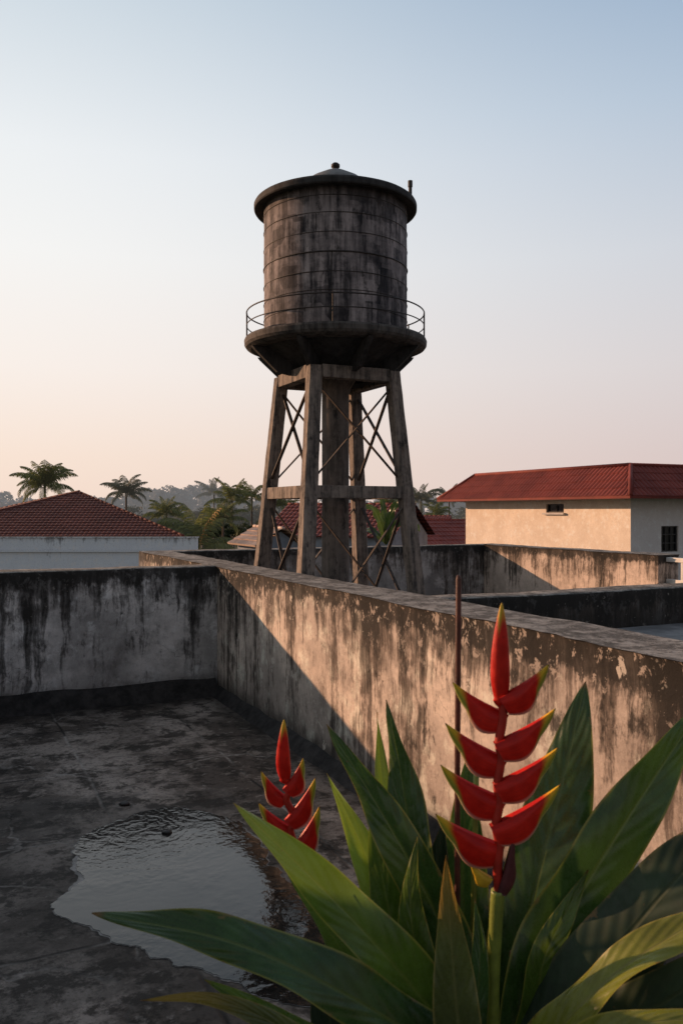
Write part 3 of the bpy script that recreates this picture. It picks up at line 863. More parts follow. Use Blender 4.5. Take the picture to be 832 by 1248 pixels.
# pale house with the brown-red tiled hip roof, left
yh = 45.0
lh = empty('tiled_house', (-16, yh+5, GROUND), 'pale blue walled house under a brown-red tiled hip roof', 'house')
rm = MB()
bl, br, ap = Vector((-24, yh, .28)), Vector((-8.45, yh, .28)), Vector((-15.9, yh+6.0, 2.80))
ap2 = Vector((-17.8, yh+10, 2.80)); bkl, bkr = Vector((-31, yh+15, .28)), Vector((-15.5, yh+15, .28))
roof_face(rm, bl, br, ap, ap+Vector((.01,0,0)), .36, .24, .05, .04)
roof_face(rm, br, bkr, ap, ap2, .5, .4, .05, .04, 2)
roof_face(rm, bkl, bl, ap2, ap, .5, .4, .05, .04, 2)
roof_face(rm, bkr, bkl, ap2, ap2+Vector((-.01,0,0)), .6, .5, .05, .04, 2)
ro = rm.build('roof', M['roof_dark'], lh)
rc = MB()
for a, b in ((bl, ap), (br, ap), (ap, ap2), (bkr, ap2), (bkl, ap2)): capline(rc, a+Vector((0,0,.07)), b+Vector((0,0,.03)), .07, .42)
o = rc.build('ridge_cap', M['roof_dark'], ro, smooth=True)
xr = (240-416)/F*44.2
mb = MB(); mb.box(((-27+xr)/2, 44.4, (GROUND+.255)/2), (xr+27, .3, .255-GROUND)); mb.box((-20, 51, (GROUND+.2)/2), (17, 12, .2-GROUND))
mb.build('wall', M['palewall'], lh)
MB().box(((-27+xr)/2+.02, 44.2, -.44), (xr+27, .16, .09)).build('ledge', M['palewall'], lh)
MB().box(((-27+xr)/2, 44.38, .285), (xr+27.1, .42, .05)).build('coping', M['palewall'], lh)

def small_house(name, label, a, b, depth_vec, rise, eave_z, mat, wallmat, row=.35, tile=.24):
    """gabled shed: ridge parallel to a-b"""
    a = Vector((a[0], a[1], eave_z)); b = Vector((b[0], b[1], eave_z)); d = Vector((*depth_vec, 0))
    c = (a+b)/2+d/2
    h = empty(name, (c.x, c.y, GROUND), label, 'house')
    r1 = a+d/2+Vector((0,0,rise)); r2 = b+d/2+Vector((0,0,rise))
    rm = MB()
    roof_face(rm, a, b, r1, r2, row, tile, .04, .04)
    roof_face(rm, b+d, a+d, r2, r1, row, tile, .04, .04)
    ro = rm.build('roof', mat, h)
    rc = capline(MB(), r1+Vector((0,0,.05)), r2+Vector((0,0,.02)), .06, .4).build('ridge_cap', mat, ro, smooth=True)

    ins = (b-a).normalized()*.3; di = d.normalized()*.3
    P_ = [a+ins+di, b-ins+di, b-ins+d-di, a+ins+d-di]; q1, q2 = r1+ins-Vector((0,0,.1)), r2-ins-Vector((0,0,.1))
    G = lambda p, z: Vector((p.x, p.y, z))
    wm = MB()
    wm.add([G(P_[0],GROUND),G(P_[1],GROUND),P_[1],P_[0]], [(0,1,2,3)])
    wm.add([G(P_[2],GROUND),G(P_[3],GROUND),P_[3],P_[2]], [(0,1,2,3)])
    wm.add([G(P_[1],GROUND),G(P_[2],GROUND),P_[2],q2,P_[1]], [(0,1,2,3,4)])
    wm.add([G(P_[3],GROUND),G(P_[0],GROUND),P_[0],q1,P_[3]], [(0,1,2,3,4)])
    wm.build('wall', wallmat, h)
    return h
M['bluewall'] = mat_plain('dim_blue_plaster', (.22,.25,.30), .9, .2, 2, .2, .1)
M['palesheet'] = mat_roof('pale_weathered_sheet', (.46,.33,.26), (.56,.42,.34), 5, (.36,.25,.2))
# far-left roof
p = at(20, 640, 62)
small_house('far_house', 'dull red roof showing behind the left side of the tiled house', (p.x-14, 62), (p.x+2.8, 62), (0, 8), 1.1, .62, M['roof_red2'], M['greywall'])
# pale lit shed left of the tower
a = at(306, 667, 30); b = at(270, 667, 30)
small_house('shed', 'small shed with a pale sunlit sheet roof left of the tower leg', (-4.35, 32.2), (-3.0, 29.4), (1.9, 1.0), .62, .42, M['palesheet'], M['bluewall'], .3, .12)
# red roof seen between the left tower legs
small_house('red_roofed_house', 'red roofed house seen between the left legs of the tower', (-3.9, 40), (2.3, 37.1), (2.4, 5.2), 1.5, .48, M['roof_red2'], M['bluewall'])
# red roofs right of the tower
small_house('red_roofed_house', 'low red roof in front of the cream house with pale ribs', tuple(at(516,666,54).xy), tuple(at(640,666,57).xy), (-2.0, 7.0), 1.55, -.55, M['roof_red'], M['cream'], .7, .30)
small_house('red_roofed_house', 'dull red roof further back between the tower and the cream house', tuple(at(480,650,72).xy), tuple(at(548,650,70).xy), (1.0, 6.0), 1.1, .1, M['roof_red2'], M['greywall'])

# ------------------------------------------------------------------ trees
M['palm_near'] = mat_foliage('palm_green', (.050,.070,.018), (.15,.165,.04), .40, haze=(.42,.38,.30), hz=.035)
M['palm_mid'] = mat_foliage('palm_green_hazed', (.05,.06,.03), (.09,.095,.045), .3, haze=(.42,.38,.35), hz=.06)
M['palm_far'] = mat_foliage('palm_grey_hazed', (.10,.11,.09), (.14,.15,.12), .3, haze=(.42,.40,.38), hz=.20)  # greyed colour plus glow puts the haze into the leaves
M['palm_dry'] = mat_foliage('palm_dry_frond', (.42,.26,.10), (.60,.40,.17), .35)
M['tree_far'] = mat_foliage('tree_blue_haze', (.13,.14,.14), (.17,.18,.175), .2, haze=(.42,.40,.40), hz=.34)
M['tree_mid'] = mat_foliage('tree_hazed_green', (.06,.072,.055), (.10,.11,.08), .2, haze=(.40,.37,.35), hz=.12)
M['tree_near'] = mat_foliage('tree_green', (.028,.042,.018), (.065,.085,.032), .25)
M['bark'] = mat_plain('palm_bark', (.13,.10,.08), .9, .35, 3, .2, .3)
M['bark_far'] = mat_plain('palm_bark_hazed', (.17,.16,.15), .9, .3, 3, .2, .3)

def frond(mb, base, dirv, L, droop, seed, nl=24, wid=.22, ll=.22, up0=.5):
    rnd = random.Random(seed)
    d = Vector((dirv.x, dirv.y, 0)).normalized(); pts = []
    n = 14
    p = Vector(base); ang = up0
    for i in range(n+1):
        pts.append(p.copy())
        st = L/n
        p = p + (d*cos(ang)+Vector((0,0,1))*sin(ang))*st
        ang -= droop/n*(.5+1.3*i/n)
    S = d.cross(Vector((0,0,1)))
    mb.tube(pts, [.035*L/4*(1-.85*i/n) for i in range(n+1)], 5)
    for k in range(nl):
        f = .12+.88*(k+.5)/nl
        i = min(n-1, int(f*n)); q = pts[i].lerp(pts[i+1], f*n-i)
        T = (pts[i+1]-pts[i]).normalized()
        l = L*ll*(sin(pi*(.18+.80*f))**.6)*(.85+.3*rnd.random())
        for sgn in (-1, 1):
            dv = (S*sgn*.85+T*.62+Vector((0,0,-.45-.35*rnd.random()))).normalized()
            t1 = q+dv*l*.55; t2 = q+(dv+Vector((0,0,-.35))).normalized()*l
            wv = T*(L*.014)
            mb.add([q-wv*.6, q+wv*.6, t1+wv, t1-wv, t2], [(0,1,2,3),(3,2,4)])
def palm(label, px, py, Y, R, mat, bark, nf=17, seed=1, lean=0.0, dry=0, group='coconut palms beyond the rooftops', ground=GROUND):
    rnd = random.Random(seed)
    c = at(px, py, Y); r = R*Y/F
    b = Vector((c.x+lean, c.y, ground))
    t = empty('palm_tree', b, label, 'palm tree', group)
    pts = [b.lerp(c, i/8)+Vector((lean*.25*sin(pi*i/8), 0, 0)) for i in range(9)]
    w_ = max(.10, r*.045)
    MB().tube(pts, [w_*1.6]+[w_*(1.1-.35*i/8) for i in range(1, 9)], 8).build('trunk', bark, t, smooth=True)
    mb = MB()
    for k in range(nf):
        a = 2*pi*(k*.382)+rnd.uniform(-.2,.2)
        lev = k/nf
        up0 = 1.48-1.45*lev**1.3+rnd.uniform(-.2,.2)
        frond(mb, c+Vector((0,0,rnd.uniform(-.1,.1)*r*.2)), Vector((cos(a), sin(a), 0)), r*(1.12 if lev > .2 else .95)*rnd.uniform(.85,1.1), .8+1.0*rnd.random()+.5*lev, seed*100+k, nl=30, ll=.24, up0=up0)
    mb.build('crown', mat, t)
    return t, c, r
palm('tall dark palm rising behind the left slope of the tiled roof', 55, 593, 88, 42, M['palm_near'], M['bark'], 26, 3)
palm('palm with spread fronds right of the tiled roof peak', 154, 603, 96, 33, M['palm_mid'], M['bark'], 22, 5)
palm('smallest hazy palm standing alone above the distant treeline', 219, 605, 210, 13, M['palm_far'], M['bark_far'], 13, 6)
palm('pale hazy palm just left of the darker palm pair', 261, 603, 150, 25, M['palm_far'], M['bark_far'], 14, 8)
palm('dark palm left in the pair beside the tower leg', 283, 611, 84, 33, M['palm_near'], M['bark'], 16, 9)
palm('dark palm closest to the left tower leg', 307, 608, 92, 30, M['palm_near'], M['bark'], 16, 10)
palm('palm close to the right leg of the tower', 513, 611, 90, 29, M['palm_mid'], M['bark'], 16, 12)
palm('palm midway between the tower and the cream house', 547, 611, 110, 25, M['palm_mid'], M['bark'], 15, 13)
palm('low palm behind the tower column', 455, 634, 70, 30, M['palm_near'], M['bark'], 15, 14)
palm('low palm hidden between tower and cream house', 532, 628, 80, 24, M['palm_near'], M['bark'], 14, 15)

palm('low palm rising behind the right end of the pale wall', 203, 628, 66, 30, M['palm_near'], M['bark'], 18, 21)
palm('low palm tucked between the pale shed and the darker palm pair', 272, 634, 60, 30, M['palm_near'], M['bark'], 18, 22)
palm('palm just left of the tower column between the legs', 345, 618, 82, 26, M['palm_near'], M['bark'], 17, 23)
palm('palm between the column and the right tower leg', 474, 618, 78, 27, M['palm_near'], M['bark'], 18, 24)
# young coconut palm with long arching fronds behind the pale wall
def young_palm():
    b = at(243, 690, 48); c = at(243, 672, 48)
    t = empty('young_palm', Vector((b.x, b.y, GROUND)), 'young palm with long arching fronds and one dry frond beside the pale wall', 'palm tree', 'coconut palms beyond the rooftops')
    MB().tube([Vector((b.x, b.y, GROUND)), Vector((c.x, c.y, -3)), c], [.22,.17,.13], 8).build('trunk', M['bark'], t, smooth=True)
    mb = MB()
    for (dx, dy, L, up0, dr) in ((-1,.1,2.9,1.35,2.3),(-1,-.4,2.6,1.15,2.2),(-.3,.3,2.4,1.45,1.0),(.15,-.2,2.1,1.5,.7),(1,.3,2.0,.9,2.0),(1,-.4,2.3,.6,1.9),(.6,.8,2.2,1.3,1.4),(-.6,.9,2.6,1.2,1.8),(.8,-.9,2.2,.35,1.6)):
        frond(mb, c, Vector((dx, dy, 0)), L*1.4, dr, int(L*100), 30, ll=.26, up0=up0)
    mb.build('crown', M['palm_near'], t)
    md = MB(); frond(md, c, Vector((.25,-.1,0)), 3.0, .9, 77, 14, ll=.16, up0=1.42)
    md.build('dry_frond', M['palm_dry'], t)
young_palm()

def crown_mesh(seed, n=1500, leaf=.34):
    rnd = random.Random(seed); mb = MB()
    clumps = []
    for k in range(44):
        a = rnd.uniform(0, 2*pi); h = rnd.uniform(-.75, 1); rr = sqrt(max(0, 1-h*h))*rnd.uniform(.55, 1.0)
        clumps.append((Vector((cos(a)*rr, sin(a)*rr, h*.8)), rnd.uniform(.16, .36)))
    for k in range(n):
        c, s = rnd.choice(clumps)
        d = Vector((rnd.gauss(0,1), rnd.gauss(0,1), rnd.gauss(0,.8))).normalized()*s*rnd.uniform(.5,1.05)
        p = c+d
        u = Vector((rnd.gauss(0,1), rnd.gauss(0,1), rnd.gauss(0,1))).normalized()
        v = u.orthogonal().normalized(); w_ = u.cross(v)
        l = leaf*.22*rnd.uniform(.6,1.3)
        mb.add([p-v*l, p-w_*l*.5, p+v*l, p+w_*l*.5], [(0,1,2,3)])
    return mb
CR = []
for i in range(4):
    for mk in ('tree_far', 'tree_mid', 'tree_near'):
        mb = crown_mesh(20+i, 3200 if mk != 'tree_far' else 2600, .36 if mk != 'tree_far' else .52)
        o = mb.build('crown', M[mk]); me = o.data; bpy.data.objects.remove(o); CR.append((mk, me))
trunk_o = MB().tube([(0,0,0),(.02,0,.5),(0,.02,1)], [.06,.045,.03], 7).build('trunk', M['bark_far'], smooth=True)
trunk_me = trunk_o.data; bpy.data.objects.remove(trunk_o)
def tree(px, pytop, Y, Rpx, mk, label, group, i, sq=.85):
    r = Rpx*Y/F; top = at(px, pytop, Y)
    c = Vector((top.x, top.y, top.z-r*sq*.92))
    if c.z < GROUND+r*sq*.6: c.z = GROUND+r*sq*.6
    t = empty('broadleaf_tree', (c.x, c.y, GROUND), label, 'tree', group)
    h = c.z-GROUND
    tr = bpy.data.objects.new('trunk', trunk_me); col.objects.link(tr); tr.parent = t; tr.scale = (h*.6, h*.6, h)
    ms = [m for k, m in CR if k == mk]
    cr = bpy.data.objects.new('crown', ms[i % len(ms)]); col.objects.link(cr); cr.parent = t
    cr.location = (0, 0, h); cr.scale = (r, r, r*sq); cr.rotation_euler = (0, 0, i*1.7)
    return t
rnd = random.Random(4)
i = 0
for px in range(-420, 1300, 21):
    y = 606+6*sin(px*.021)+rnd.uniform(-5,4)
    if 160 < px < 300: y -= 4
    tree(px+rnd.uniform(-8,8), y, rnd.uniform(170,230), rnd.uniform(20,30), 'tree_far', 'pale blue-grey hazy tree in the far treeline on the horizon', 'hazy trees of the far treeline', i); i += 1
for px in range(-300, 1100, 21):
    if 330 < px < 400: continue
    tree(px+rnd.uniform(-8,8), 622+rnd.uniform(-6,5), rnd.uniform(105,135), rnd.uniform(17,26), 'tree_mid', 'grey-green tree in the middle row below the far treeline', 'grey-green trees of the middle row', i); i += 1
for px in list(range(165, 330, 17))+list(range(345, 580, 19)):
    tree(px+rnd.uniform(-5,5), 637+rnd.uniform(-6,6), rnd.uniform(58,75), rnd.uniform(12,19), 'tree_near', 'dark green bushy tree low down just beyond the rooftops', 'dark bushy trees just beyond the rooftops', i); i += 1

# ------------------------------------------------------------------ big-leaf shapes (banana, heliconia)
def catmull(P, n):
    out = []
    Q = [P[0]*2-P[1]]+P+[P[-1]*2-P[-2]]
    for i in range(len(P)-1):
        p0, p1, p2, p3 = Q[i:i+4]
        for k in range(n):
            t = k/n
            out.append(.5*((2*p1)+(p2-p0)*t+(2*p0-5*p1+4*p2-p3)*t*t+(3*p1-p0-3*p2+p3)*t**3))
    out.append(P[-1].copy()); return out
def blade(name, P, ib, w, mat, parent, tilt=0.0, fold=.25, twist=0.0, a=.62, b=.72, seed=0, wave=.012, skew=0.0, NL=56, pet=.006, label=None):
    """leaf from the soil: P control points, blade starting at point ib; w = full width"""
    C = catmull(P, 14); m_ = len(C)
    ln = [0]
    for i in range(1, m_): ln.append(ln[-1]+(C[i]-C[i-1]).length)
    sb = ln[ib*14]; tot = ln[-1]
    def pos(s):
        for i in range(1, m_):
            if ln[i] >= s: 
                f = (s-ln[i-1])/max(1e-6, ln[i]-ln[i-1]); return C[i-1].lerp(C[i], f)
        return C[-1]
    mx = max((v/200)**a*(1-v/200)**b for v in range(201))
    K = 6; vs, uvs, fs = [], [], []
    npet = 8 if ib > 0 else 0
    sts = [sb*i/npet for i in range(npet)]+[sb+(tot-sb)*(1-(1-i/NL)**1.15) for i in range(NL+1)]
    view = Vector((0,-1,.25)).normalized()
    for si, s in enumerate(sts):
        p = pos(s); T = (pos(min(tot, s+.004))-pos(max(0, s-.004))).normalized()
        v = max(0, (s-sb)/(tot-sb))
        vv = CAM-p if parent is not None and parent.get('near') else view
        S = T.cross(vv).normalized(); Nn = S.cross(T).normalized()
        if Nn.dot(vv) < 0: Nn = -Nn
        ang = tilt+twist*(v-.4)
        S2 = S*cos(ang)+Nn*sin(ang); N2 = Nn*cos(ang)-S*sin(ang)
        if s < sb: hw = pet
        else: hw = max(pet*(1-v), w/2*(v**a)*((1-v)**b)/mx, 0.0004)
        fd = fold*(1-.35*v) if s >= sb else 1.0
        for k in range(-K, K+1):
            u = k/K
            hwk = hw*(1+skew*(1 if u > 0 else -1))
            wv = wave*(abs(u)**2)*sin(s*24+seed*1.7+(2 if u > 0 else 0))*(1 if s >= sb else 0)*min(1, hw*30)
            wv += wave*.7*(u**2)*noise.noise(Vector((s*9, u*2, seed*3.3)))
            curl = -.18*u*u*hw
            q = p + S2*u*hwk*cos(fd) + N2*(abs(u)*hwk*sin(fd)+wv+curl)
            vs.append(q); uvs.append((u*.5+.5, v))
    R = 2*K+1
    for i in range(len(sts)-1):
        for k in range(2*K):
            fs.append((i*R+k, i*R+k+1, (i+1)*R+k+1, (i+1)*R+k))
    mb = MB(); mb.add(vs, fs, uvs)
    # thick midrib behind the blade
    o = mb.build(name, mat, parent, smooth=True, label=label)
    return o

M['leaf_dark'] = mat_leaf('leaf_dark_green', (0.034,0.073,0.016), (.22,.20,.035), (.075,.105,.022), .20)
M['leaf_mid'] = mat_leaf('leaf_mid_green', (0.074,0.127,0.017), (.28,.25,.045), (.12,.15,.03), .30)
M['leaf_light'] = mat_leaf('leaf_fresh_green', (0.132,0.202,0.022), (.34,.31,.05), (.16,.20,.04), .38)
M['leaf_olive'] = mat_leaf('leaf_olive', (0.078,0.093,0.025), (.26,.20,.06), (.12,.12,.04), .30, tipc=(.30,.17,.03))
M['leaf_gold'] = mat_leaf('leaf_yellow_green', (0.186,0.202,0.028), (.36,.30,.06), (.2,.2,.05), .38)
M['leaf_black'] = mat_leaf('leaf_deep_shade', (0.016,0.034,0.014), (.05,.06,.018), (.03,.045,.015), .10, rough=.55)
M['leaf_banana'] = mat_leaf('banana_leaf', (.035,.060,.014), (.12,.14,.04), (.14,.17,.05), .35)

# banana plant beyond the far wall
bp = empty('banana_plant', Vector((at(470,700,17).x, 17, GROUND)), 'banana plant with broad drooping leaves behind the right tower legs', 'plant')
bc = at(470, 668, 17)
MB().tube([Vector((bc.x, 17, GROUND)), bc], [.16,.10], 10).build('stem', M['palm_mid'], bp, smooth=True)
for k, (pts, w_, tl) in enumerate(([(470,668),(462,630),(448,612),(436,620)],.32,.3), ) if False else []: pass
for k, (pts, w_, tl) in enumerate([([(470,664),(474,634),(484,612),(497,606)],.17,.4), ([(470,664),(462,634),(452,618),(440,622)],.17,-.3),
                                   ([(470,664),(482,640),(500,634),(512,648)],.17,.5), ([(470,664),(468,630),(466,606),(470,596)],.14,.2), ([(470,664),(456,648),(444,648),(436,664)],.16,-.5)]):
    P = [at(x, y, 17+(.25*(k-2))*(j/3)) for j, (x, y) in enumerate(pts)]
    blade('leaf', P, 0, w_, M['leaf_banana'], bp, tilt=tl, fold=.35, seed=k, a=.5, b=.6, wave=.03, NL=30)

# ------------------------------------------------------------------ heliconia in its planter
BASE = Vector((.27, 1.50, 0))
M['planter'] = mat_plain('planter_concrete', (.20,.18,.165), .9, .3, 8, .2, .4)
M['soil'] = mat_plain('potting_soil', (.03,.02,.015), .95, .5, 40, .1, .8)
def planter():
    t = empty('planter', BASE, 'round concrete planter holding the heliconia', 'planter')
    MB().lathe([(.26,.0),(.29,.02),(.36,.42),(.39,.43),(.39,.48),(.34,.48),(.33,.40),(.31,.38)], BASE, 48).build('bowl', M['planter'], t, smooth=False)
    MB().lathe([(.335,.42),(.2,.44),(.0,.445)], BASE, 32, .01).build('soil', M['soil'], t, smooth=True)
planter()
plant = empty('heliconia_plant', BASE+Vector((0,0,.44)), 'lobster-claw heliconia in the foreground with red flowers and long green leaves', 'plant')
plant['near'] = 1
def soilpt(px_, k):
    r = random.Random(k)
    return BASE+Vector(((px_-600)*.0007+r.uniform(-.05,.05), r.uniform(-.09,.09), .43))
def hleaf(pts, wpx, tone, tilt=0, fold=.25, twist=0, a=.62, b=.72, base=(600,1335,1.5), k=0, skew=0, wave=.010, label=None):
    """pts: from the blade's lower part to its tip"""
    P = [soilpt(base[0], k), at(*base)]+[at(*p) for p in pts]
    dm = sum(p[2] for p in pts)/len(pts)
    w_ = .84*wpx*dm/F/max(.35, cos(tilt))/max(.5, cos(fold)); b = b+.28
    blade('leaf', P, 1, w_, M[tone], plant, tilt, fold, twist, a, b, seed=k, skew=skew, wave=wave, label=label)
# rear leaves first
hleaf([(565,1120,1.72),(566,1010,1.74),(572,912,1.76)], 78, 'leaf_dark', .2, .2, k=1, base=(590,1320,1.6))
hleaf([(520,1180,1.62),(503,1040,1.70),(488,940,1.76),(470,853,1.80)], 74, 'leaf_dark', .35, .35, .3, k=2, base=(590,1330,1.55))
hleaf([(512,1180,1.64),(482,1040,1.72),(466,960,1.76),(459,868,1.80)], 34, 'leaf_mid', -.7, .5, k=3, base=(585,1330,1.55))
hleaf([(480,1180,1.66),(462,1090,1.72),(440,1030,1.75),(398,942,1.80)], 62, 'leaf_light', -.2, .3, k=4, base=(575,1320,1.56), b=.8)
hleaf([(500,1230,1.58),(478,1130,1.62),(464,1060,1.64),(452,985,1.66)], 70, 'leaf_mid', .35, .25, k=5, base=(580,1340,1.52))
hleaf([(560,1190,1.55),(520,1090,1.58),(462,985,1.62),(398,882,1.68)], 70, 'leaf_dark', .25, .3, .3, k=6, base=(600,1330,1.5), b=.62)
hleaf([(560,1275,1.48),(470,1165,1.44),(380,1070,1.42),(284,978,1.42)], 78, 'leaf_mid', -.25, .28, k=7, base=(605,1340,1.5), b=.62, skew=.12)
hleaf([(520,1290,1.50),(440,1190,1.50),(395,1125,1.50),(345,1050,1.5)], 44, 'leaf_mid', .8, .5, k=8, base=(590,1345,1.5))
hleaf([(560,1300,1.42),(420,1212,1.34),(280,1148,1.30),(112,1113,1.28)], 80, 'leaf_dark', -.3, .22, -.2, k=9, base=(610,1350,1.48), b=.55, skew=.18)
hleaf([(470,1330,1.34),(330,1245,1.28),(250,1217,1.26),(172,1219,1.25)], 34, 'leaf_olive', .2, .3, k=10, base=(560,1365,1.4), b=.6)
hleaf([(480,1330,1.36),(380,1268,1.31),(310,1226,1.29),(249,1194,1.28)], 46, 'leaf_mid', -.2, .3, k=11, base=(570,1360,1.42), b=.6)
# middle
hleaf([(560,1260,1.36),(552,1180,1.36),(547,1110,1.37),(543,1042,1.38)], 70, 'leaf_olive', .15, .35, k=12, base=(575,1350,1.42), a=.45, b=.72, label='young olive leaf with a browned tip standing upright')
hleaf([(625,1210,1.62),(652,1080,1.66),(685,950,1.70),(713,830,1.74)], 112, 'leaf_dark', .2, .25, -.2, k=13, base=(610,1330,1.54), b=.6, skew=.1)
hleaf([(640,1215,1.52),(700,1100,1.54),(775,980,1.56),(862,850,1.58)], 90, 'leaf_dark', -.45, .3, .5, k=14, base=(620,1335,1.5), b=.6)
hleaf([(690,1200,1.70),(725,1120,1.74),(758,1052,1.78)], 46, 'leaf_dark', .4, .3, k=15, base=(630,1320,1.6))
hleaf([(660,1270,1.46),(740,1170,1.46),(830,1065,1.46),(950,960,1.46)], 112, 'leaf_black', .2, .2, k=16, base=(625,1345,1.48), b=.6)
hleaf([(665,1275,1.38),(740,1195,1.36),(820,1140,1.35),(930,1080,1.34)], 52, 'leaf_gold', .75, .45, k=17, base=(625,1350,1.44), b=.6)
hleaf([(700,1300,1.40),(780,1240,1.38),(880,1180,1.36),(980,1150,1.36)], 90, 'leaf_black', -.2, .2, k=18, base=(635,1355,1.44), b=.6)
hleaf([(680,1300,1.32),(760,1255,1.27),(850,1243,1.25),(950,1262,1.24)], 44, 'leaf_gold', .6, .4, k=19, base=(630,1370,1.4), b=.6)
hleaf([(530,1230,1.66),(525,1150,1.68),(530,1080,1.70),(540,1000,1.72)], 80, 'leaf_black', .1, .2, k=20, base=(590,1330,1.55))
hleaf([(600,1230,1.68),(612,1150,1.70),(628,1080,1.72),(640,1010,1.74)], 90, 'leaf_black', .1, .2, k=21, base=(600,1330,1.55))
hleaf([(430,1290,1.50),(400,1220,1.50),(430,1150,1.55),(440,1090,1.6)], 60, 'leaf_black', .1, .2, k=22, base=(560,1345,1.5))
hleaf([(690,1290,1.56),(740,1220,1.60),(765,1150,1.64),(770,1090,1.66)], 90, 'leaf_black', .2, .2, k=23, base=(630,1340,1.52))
hleaf([(500,1270,1.44),(480,1220,1.46),(468,1170,1.48),(470,1120,1.5)], 44, 'leaf_mid', .4, .35, k=24, base=(570,1345,1.48))

hleaf([(530,1220,1.50),(506,1150,1.52),(500,1090,1.54),(508,1020,1.56)], 52, 'leaf_mid', .3, .3, k=31, base=(580,1340,1.48))
hleaf([(650,1240,1.50),(662,1170,1.50),(690,1110,1.52),(716,1060,1.54)], 48, 'leaf_mid', -.3, .3, k=32, base=(620,1340,1.48))
hleaf([(575,1270,1.40),(583,1200,1.42),(584,1150,1.44),(578,1095,1.46)], 40, 'leaf_dark', .3, .3, k=33, base=(590,1345,1.44))
M['bract'] = mat_bract('bract_red_yellow', .8)
M['bract_pale'] = mat_bract('bract_red_pale_edge', 1.0)
M['rachis'] = mat_plain('rachis_red', (.34,.016,.007), .5, .3, 30, .4, .1)
M['stem_green'] = mat_plain('stem_yellow_green', (.16,.19,.03), .45, .3, 20, .4, .1)
M['stem_red'] = mat_plain('stem_dark_red', (.14,.022,.014), .5, .3, 20, .4, .1)
M['maroon'] = mat_plain('bract_maroon', (.075,.016,.018), .5, .3, 30, .35, .1)
M['yellow'] = mat_plain('bract_yellow', (.55,.33,.02), .5, .25, 30, .35, .1)
def bract(name, base, tip, Y, hpx, mat, parent, thick=.42, sag=.10, out=0.0):
    """boat-shaped bract seen from its side: straight rim above, curved keel below"""
    B = at(*base, Y); Tt = at(*tip, Y-out)
    ax = Tt-B; L = ax.length; ax.normalize()
    fw = Vector((0,-1,0)); dn = ax.cross(fw).normalized()
    if dn.z > 0: dn = -dn
    h = hpx*Y/F
    n = 26; K = 10; vs, uvs, fs = [], [], []
    for i in range(n+1):
        s = i/n
        rimy = -sag*h*sin(pi*s)*-1*.5 - .10*h*(s**3)      # shallow dip of the rim, tip lifting
        low = 1.06*h*((1-s**2.3)**.85)*(.74+.26*sin(pi*min(1, s*1.6)))
        low = max(low, .0015)
        th = thick*h*((1-s)**.6)*(.35+.65*sin(pi*(.15+.6*s)))+.0006
        for k in range(K+1):
            a_ = pi*k/K                                    # front rim -> keel -> back rim
            z_ = cos(a_); y_ = sin(a_)
            yy = rimy+low*(y_**.8 if y_ > 0 else 0)
            q = B+ax*(L*s)+dn*yy+fw*(th*.5*(abs(z_)**.9)*(1 if z_ > 0 else -1))
            vs.append(q); uvs.append((s, 1-y_))
        vs.append(B+ax*(L*s)+dn*(rimy+low*.25)); uvs.append((s, 1.0))
    R = K+2
    for i in range(n):
        for k in range(K): fs.append((i*R+k, i*R+k+1, (i+1)*R+k+1, (i+1)*R+k))
        fs.append((i*R+K, i*R+K+1, (i+1)*R+K+1, (i+1)*R+K)); fs.append((i*R+K+1, i*R, (i+1)*R, (i+1)*R+K+1))
    fs.append(tuple(range(R)))
    mb = MB(); mb.add(vs, fs, uvs)
    o = mb.build(name, mat, parent, smooth=True)
    return o
def bud(name, base, mid, tip, Y, hw, mat, parent):
    P = catmull([at(*base, Y), at(*mid, Y), at(*tip, Y)], 14); n = len(P)-1
    vs, uvs, fs = [], [], []; K = 16
    for i, p in enumerate(P):
        v = i/n
        r = hw*Y/F*(v**.55*(1-v)**.85)/.385*.80+.0008+(.0035 if v < .1 else 0)
        for k in range(K):
            a_ = 2*pi*k/K
            ridge = 1+.10*(abs(cos(a_*1.0+.5))**8)
            vs.append(p+Vector((cos(a_)*r*ridge, sin(a_)*r*.75, 0))); uvs.append((v*.86, .35+.5*abs(sin(a_*1.5))))
    for i in range(n):
        for k in range(K):
            l = (k+1) % K; fs.append((i*K+k, i*K+l, (i+1)*K+l, (i+1)*K+k))
    mb = MB(); mb.add(vs, fs, uvs); o = mb.build(name, mat, parent, smooth=True)
    return o
Y1 = 1.44
st = [soilpt(605, 31), at(598, 1300, Y1), at(600, 1200, Y1), at(604, 1120, Y1), at(606, 1085, Y1)]
zig = [(607,1090),(606,1055),(608,1030),(604,1005),(608,978),(606,955),(610,925),(608,903),(612,876),(612,852),(610,835)]
fl1 = MB().tube(catmull([at(x, y, Y1) for x, y in zig], 6), .0080, 10).build('flower', M['rachis'], plant, smooth=True, label='large red flower with yellow-tipped claw bracts')
MB().tube(catmull(st, 8), .0115, 12).build('stem', M['stem_green'], plant, smooth=True)
bud('bract', (610,862), (609,806), (611,735), Y1, 13, M['bract'], fl1)
RB = [((606,850),(670,812)),((601,905),(678,866)),((600,955),(681,914)),((596,1006),(684,959))]
LB = [((619,870),(550,834)),((618,924),(541,884)),((617,974),(535,935)),((614,1030),(529,995))]
for k, (b_, t_) in enumerate(RB): bract('bract', b_, t_, Y1-.004, 33+k*1.2, M['bract'], fl1, out=.02*(1-k*.4))
for k, (b_, t_) in enumerate(LB): bract('bract', b_, t_, Y1+.004, 34+k*1.4, M['bract'], fl1, out=.02*(k*.5-.6))
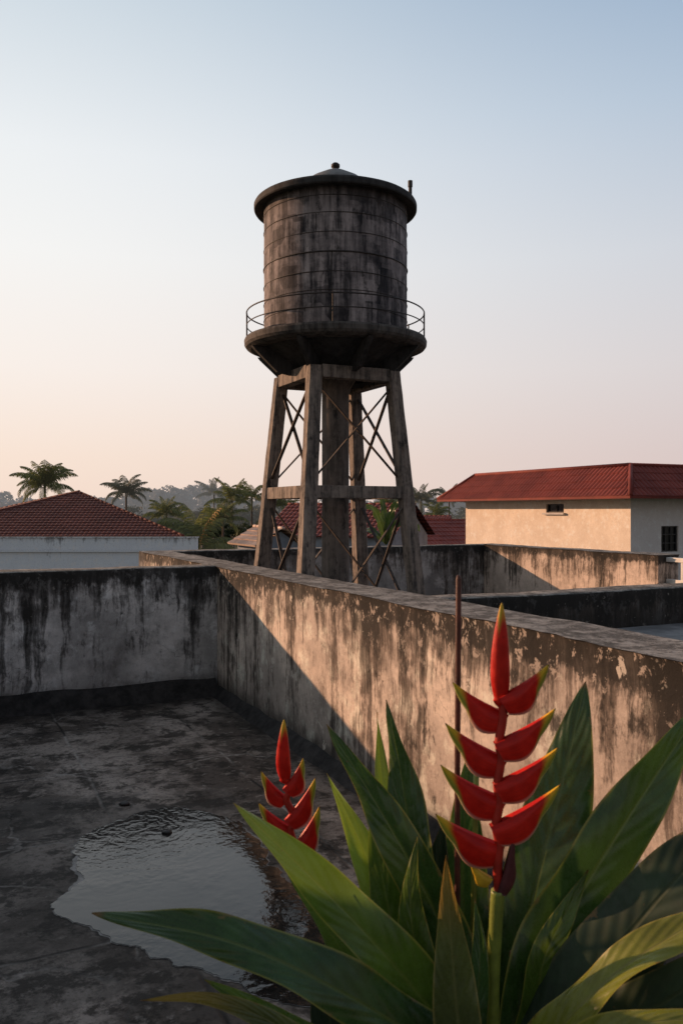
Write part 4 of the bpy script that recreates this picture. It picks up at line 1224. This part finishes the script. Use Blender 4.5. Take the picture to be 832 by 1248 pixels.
o = bract('sheath', (604,1088), (626,1018), Y1-.006, 17, M['maroon'], fl1, thick=.5)
o = bract('sheath', (600,1070), (572,1052), Y1+.002, 17, M['yellow'], fl1, thick=.6)
# second flower, smaller and further back
Y2 = 1.78
zig = [(366,1045),(360,1030),(354,1012),(358,995),(349,975),(353,962),(348,945)]
fl2 = MB().tube(catmull([at(x, y, Y2) for x, y in zig], 6), .0075, 10).build('flower', M['rachis'], plant, smooth=True, label='smaller red flower further back above the puddle')
MB().tube(catmull([soilpt(560, 35), at(520,1300,1.62), at(440,1170,1.72), at(366,1043,Y2)], 8), .008, 10).build('stem', M['stem_green'], plant, smooth=True)
bud('bract', (348,955), (345,925), (346,877), Y2, 10, M['bract_pale'], fl2)
for b_, t_, h_ in (((344,962),(371,925),22), ((346,1000),(386,949),24), ((352,1036),(391,984),26)): bract('bract', b_, t_, Y2-.003, h_, M['bract_pale'], fl2)
for b_, t_, h_ in (((352,974),(317,941),20), ((358,1010),(314,980),23)): bract('bract', b_, t_, Y2+.004, h_, M['bract_pale'], fl2)
# bare stems among the leaves
MB().tube(catmull([soilpt(620, 41), at(617,1300,1.50), at(619,1230,1.52), at(626,1160,1.54)], 8), .0075, 10).build('stem', M['stem_red'], plant, smooth=True, label='dark red bare stem')
MB().tube(catmull([soilpt(640, 42), at(640,1300,1.5), at(634,1230,1.52), at(640,1170,1.54)], 8), .004, 8).build('stem', M['stem_green'], plant, smooth=True)
MB().tube(catmull([soilpt(580, 43), at(574,1300,1.62), at(576,1150,1.66), at(580,940,1.70)], 8), .006, 8).build('stem', M['stem_green'], plant, smooth=True)
# upright thin stick
M['stick'] = mat_plain('reddish_brown_cane', (.085,.028,.018), .55, .35, 30, .35, .2)
sk = MB().tube([Vector((at(557,1300,1.62).x, 1.62, .43)), at(557,1100,1.62), at(557,925,1.62), at(558,800,1.62), at(558.5,706,1.62), at(558.5,701,1.62)], [.0058,.0058,.0057,.0056,.0054,.0035], 10)
sk.build('cane', M['stick'], smooth=True, label='thin reddish-brown cane standing upright beside the large red flower', cat='cane')
